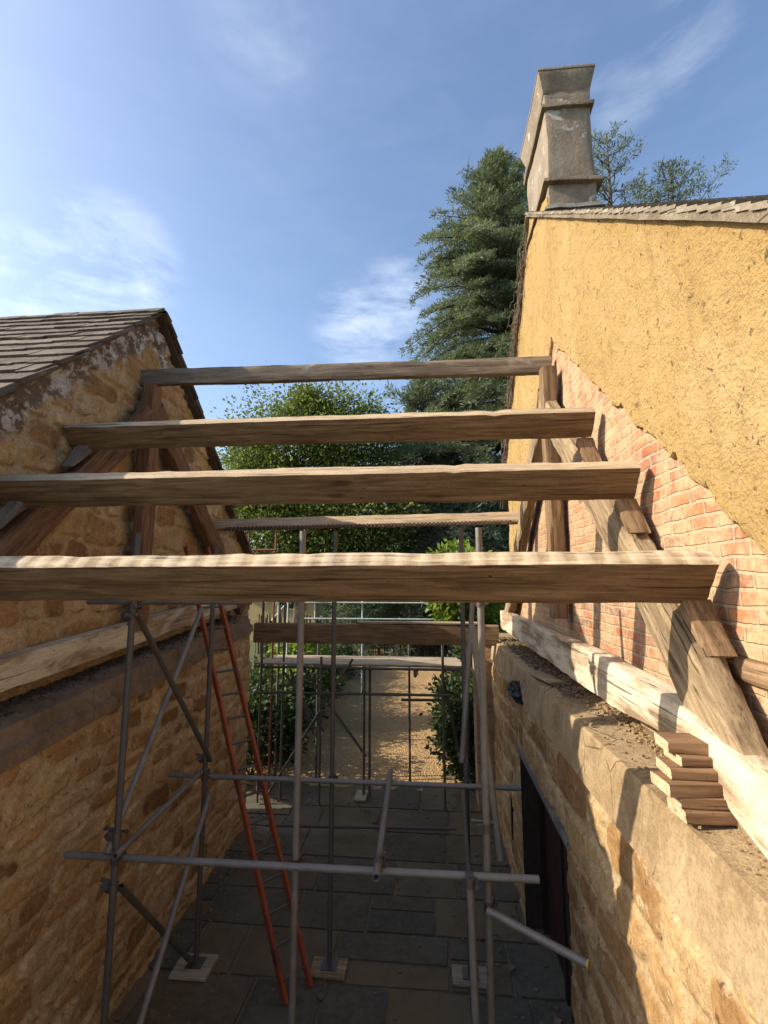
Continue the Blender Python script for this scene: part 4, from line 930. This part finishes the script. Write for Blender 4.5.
def bushy(name, blobs, label, cat, mat, size, n, seed, trunk=None, group=None, aspect=.6):
    """crown of leaf clumps: blobs = (centre, radii)"""
    global rng
    rng = np.random.default_rng(seed+900)
    c0 = np.mean([b[0] for b in blobs], 0); t = thing(name, (c0[0], c0[1], GZ), label, cat, group)
    PP, DD, TT = [], [], []; mb = MB()
    vol = np.array([b[1][0]*b[1][1]*b[1][2] for b in blobs])**.67; vol /= vol.sum()
    for (c, rr), vv in zip(blobs, vol):
        m = int(n*vv); nc = max(6, m//70)
        d = rng.normal(size=(nc, 3)); d /= np.linalg.norm(d, axis=1, keepdims=True); rad = rng.uniform(.25, 1, (nc, 1))**.45
        cc = np.array(c)+d*rad*np.array(rr)*(1+.22*rng.normal(size=(nc, 1)))
        tn = rng.uniform(.15, .85, nc)
        for k in range(nc):
            q = m//nc; sp = np.mean(rr)*.17
            o = rng.normal(size=(q, 3))*sp*np.array([1, 1, .7]); PP.append(cc[k]+o); DD.append(o+d[k]*sp+rng.normal(size=(q, 3))*sp*.8+np.array([0, 0, -.25*sp])); TT.append(np.full(q, tn[k]))
            if k % 4 == 0: limb(mb, c, cc[k], .02*np.mean(rr)**.5, .006, 5, .05)
    P = np.concatenate(PP); k = P[:, 2] > GZ
    if trunk: limb(mb, (trunk[0], trunk[1], GZ-.1), (trunk[0], trunk[1], trunk[2]), trunk[3], trunk[3]*.5, 9, .1)
    for (c, rr) in blobs: limb(mb, (trunk[0], trunk[1], trunk[2]*.7+GZ*.3) if trunk else (c[0], c[1], GZ-.05), c, .05*np.mean(rr)**.5, .02, 6, .1)
    mb.build('trunk' if trunk else 'stem', M['bark'], t)
    leaves('crown' if trunk else 'foliage', P[k], np.concatenate(DD)[k], size, mat, t, aspect, tint=np.concatenate(TT)[k])
    return t
r = random.Random(12)
bl_ = [((-6.9, 24, 6.0), (3.0, 2.6, 3.6)), ((-9.3, 24.2, 5.0), (1.8, 1.8, 2.6)), ((-4.0, 24, 6.2), (2.2, 2, 3.0)), ((-7.5, 23.5, 2.4), (3.8, 2.6, 2.6)), ((-3.6, 23.6, 2.5), (3.0, 2.4, 2.8)), ((-6.0, 24, 8.6), (1.6, 1.5, 1.3))]
bushy('broadleaf_tree', bl_, 'bright green broadleaf tree beside the left gable, lower than the cedar', 'tree', M['leaf'], .17, 90000, 1, trunk=(-6.5, 24, 4.5, .3))
for k, l in enumerate(('nearest dark bush on the left edge of the gravel path, behind the far scaffold', 'second dark bush along the left edge of the gravel path', 'third dark bush along the left edge of the gravel path', 'farthest dark bush along the left edge of the gravel path')):
    y0 = 10.3+2.9*k; bushy('shrub', [((-3.85-.12*k, y0, -2.9), (1.08, 1.0, .86)), ((-3.95-.14*k, y0+1.45, -2.9), (1.02, 1.0, .82))], l, 'bush', M['leaf_dark'], .10, 14000, 20+k, trunk=(-3.95-.12*k, y0+.7, -3.2, .05), group='bushes along the gravel path')
for k, (b, l) in enumerate(((((.60, 10.2, -2.9), (.5, .7, .9)), 'nearest leafy shrub on the right edge of the gravel path, beside the brick pier'), (((.85, 11.6, -2.7), (.6, .9, 1.0)), 'second leafy shrub on the right edge of the gravel path'), (((1.25, 13.4, -2.8), (.7, 1.0, 1.0)), 'third leafy shrub on the right edge of the gravel path'), (((1.6, 15.4, -2.8), (.8, 1.1, 1.0)), 'farthest leafy shrub on the right edge of the gravel path'))):
    bushy('shrub', [b], l, 'bush', M['leaf_dark'], .10, 6500, 30+k, trunk=(b[0][0], b[0][1], -3.3, .04), group='bushes along the gravel path')
bushy('bush', [((.75, 12.3, .1), (.75, .6, .9)), ((.9, 12.4, -.9), (.6, .5, .8))], 'lime green bush beside the far corner of the ochre gable', 'bush', M['leaf_lime'], .16, 5000, 4, trunk=(.85, 12.4, -.6, .06))
bushy('bush', [((-3.4, 13.0, -1.9), (.8, .6, .5)), ((-3.3, 12.6, -2.6), (.7, .6, .6))], 'yellow green bush seen under the cross beam at the left', 'bush', M['leaf_lime'], .13, 5000, 5, trunk=(-3.35, 12.8, -3.0, .04))
# brushwood fence across the end of the path
mb = MB(); r = random.Random(4); x = -9.0
while x < 4:
    h = r.uniform(1.5, 2.0); y = 25+r.uniform(-.05, .05); mb.tube((x, y, GZ-.05), (x+r.uniform(-.06, .06), y+r.uniform(-.03, .03), GZ+h), r.uniform(.018, .05), 5); x += r.uniform(.05, .12)
FN = thing('brushwood_fence', (-2.5, 25, GZ), 'dark brushwood fence closing the far end of the gravel path', 'fence'); mb.build('panel', M['wattle'], FN)
for xx in (-7, -4.4, -1.8, 1.45):
    mb = MB(); mb.box((xx-.07, 24.85, GZ-.05), (xx+.07, 24.93, GZ+1.9)); mb.build('post', M['shed'], FN)
# shed behind the guard rail
SH = thing('garden_shed', (-9.4, 31, GZ), 'pale timber shed with a dark window behind the guard rail', 'shed')
mb = MB(); mb.box((-11.6, 30.3, GZ-.03), (-7.2, 33, -.95)); mb.build('wall', M['shed'], SH)
mb = MB(); mb.box((-9.5, 30.25, -1.75), (-8.0, 30.297, -1.05)); w_ = mb.build('window', M['glassdark'], SH)
mb = MB()
for a_, b_ in (((-9.6, 30.18, -1.85), (-7.9, 30.248, -1.752)), ((-9.6, 30.18, -1.048), (-7.9, 30.248, -.98)), ((-9.6, 30.18, -1.75), (-9.502, 30.248, -1.05)), ((-7.998, 30.18, -1.75), (-7.9, 30.248, -1.05))): mb.box(a_, b_)
mb.build('frame', M['board'], w_)
mb = MB(); mb.add([(-11.9, 30, -.94), (-6.9, 30, -.94), (-6.9, 31.6, .0), (-11.9, 31.6, .0), (-11.9, 33.3, -.94), (-6.9, 33.3, -.94), (-11.9, 30, -1.02), (-6.9, 30, -1.02), (-11.9, 33.3, -1.02), (-6.9, 33.3, -1.02)], [(0, 1, 2, 3), (3, 2, 5, 4), (6, 7, 1, 0), (4, 5, 9, 8), (6, 8, 9, 7), (0, 3, 4, 8, 6), (1, 7, 9, 5, 2)]); mb.build('roof', M['netting'], SH)
# far tree belt
rng = np.random.default_rng(77)
n = 26000; xx = rng.uniform(-60, 60, n); hh = 5.5+3*vnoise(xx*.16, 0*xx, s=5)+1.6*vnoise(xx*.5, 0*xx, s=6); zz = GZ+hh*np.sqrt(rng.random(n)); yy = 55+rng.normal(size=n)*2.2+vnoise(xx*.3, zz*.5, s=7)*2
o = leaves('tree_belt', np.stack([xx, yy, zz], -1), rng.normal(size=(n, 3)), .75, M['leaf_dark'], aspect=.8, tint=.5+.4*vnoise(xx*.4, zz*.6, s=9)); tag(o, 'far belt of dark trees behind the gardens', 'trees', kind='stuff')
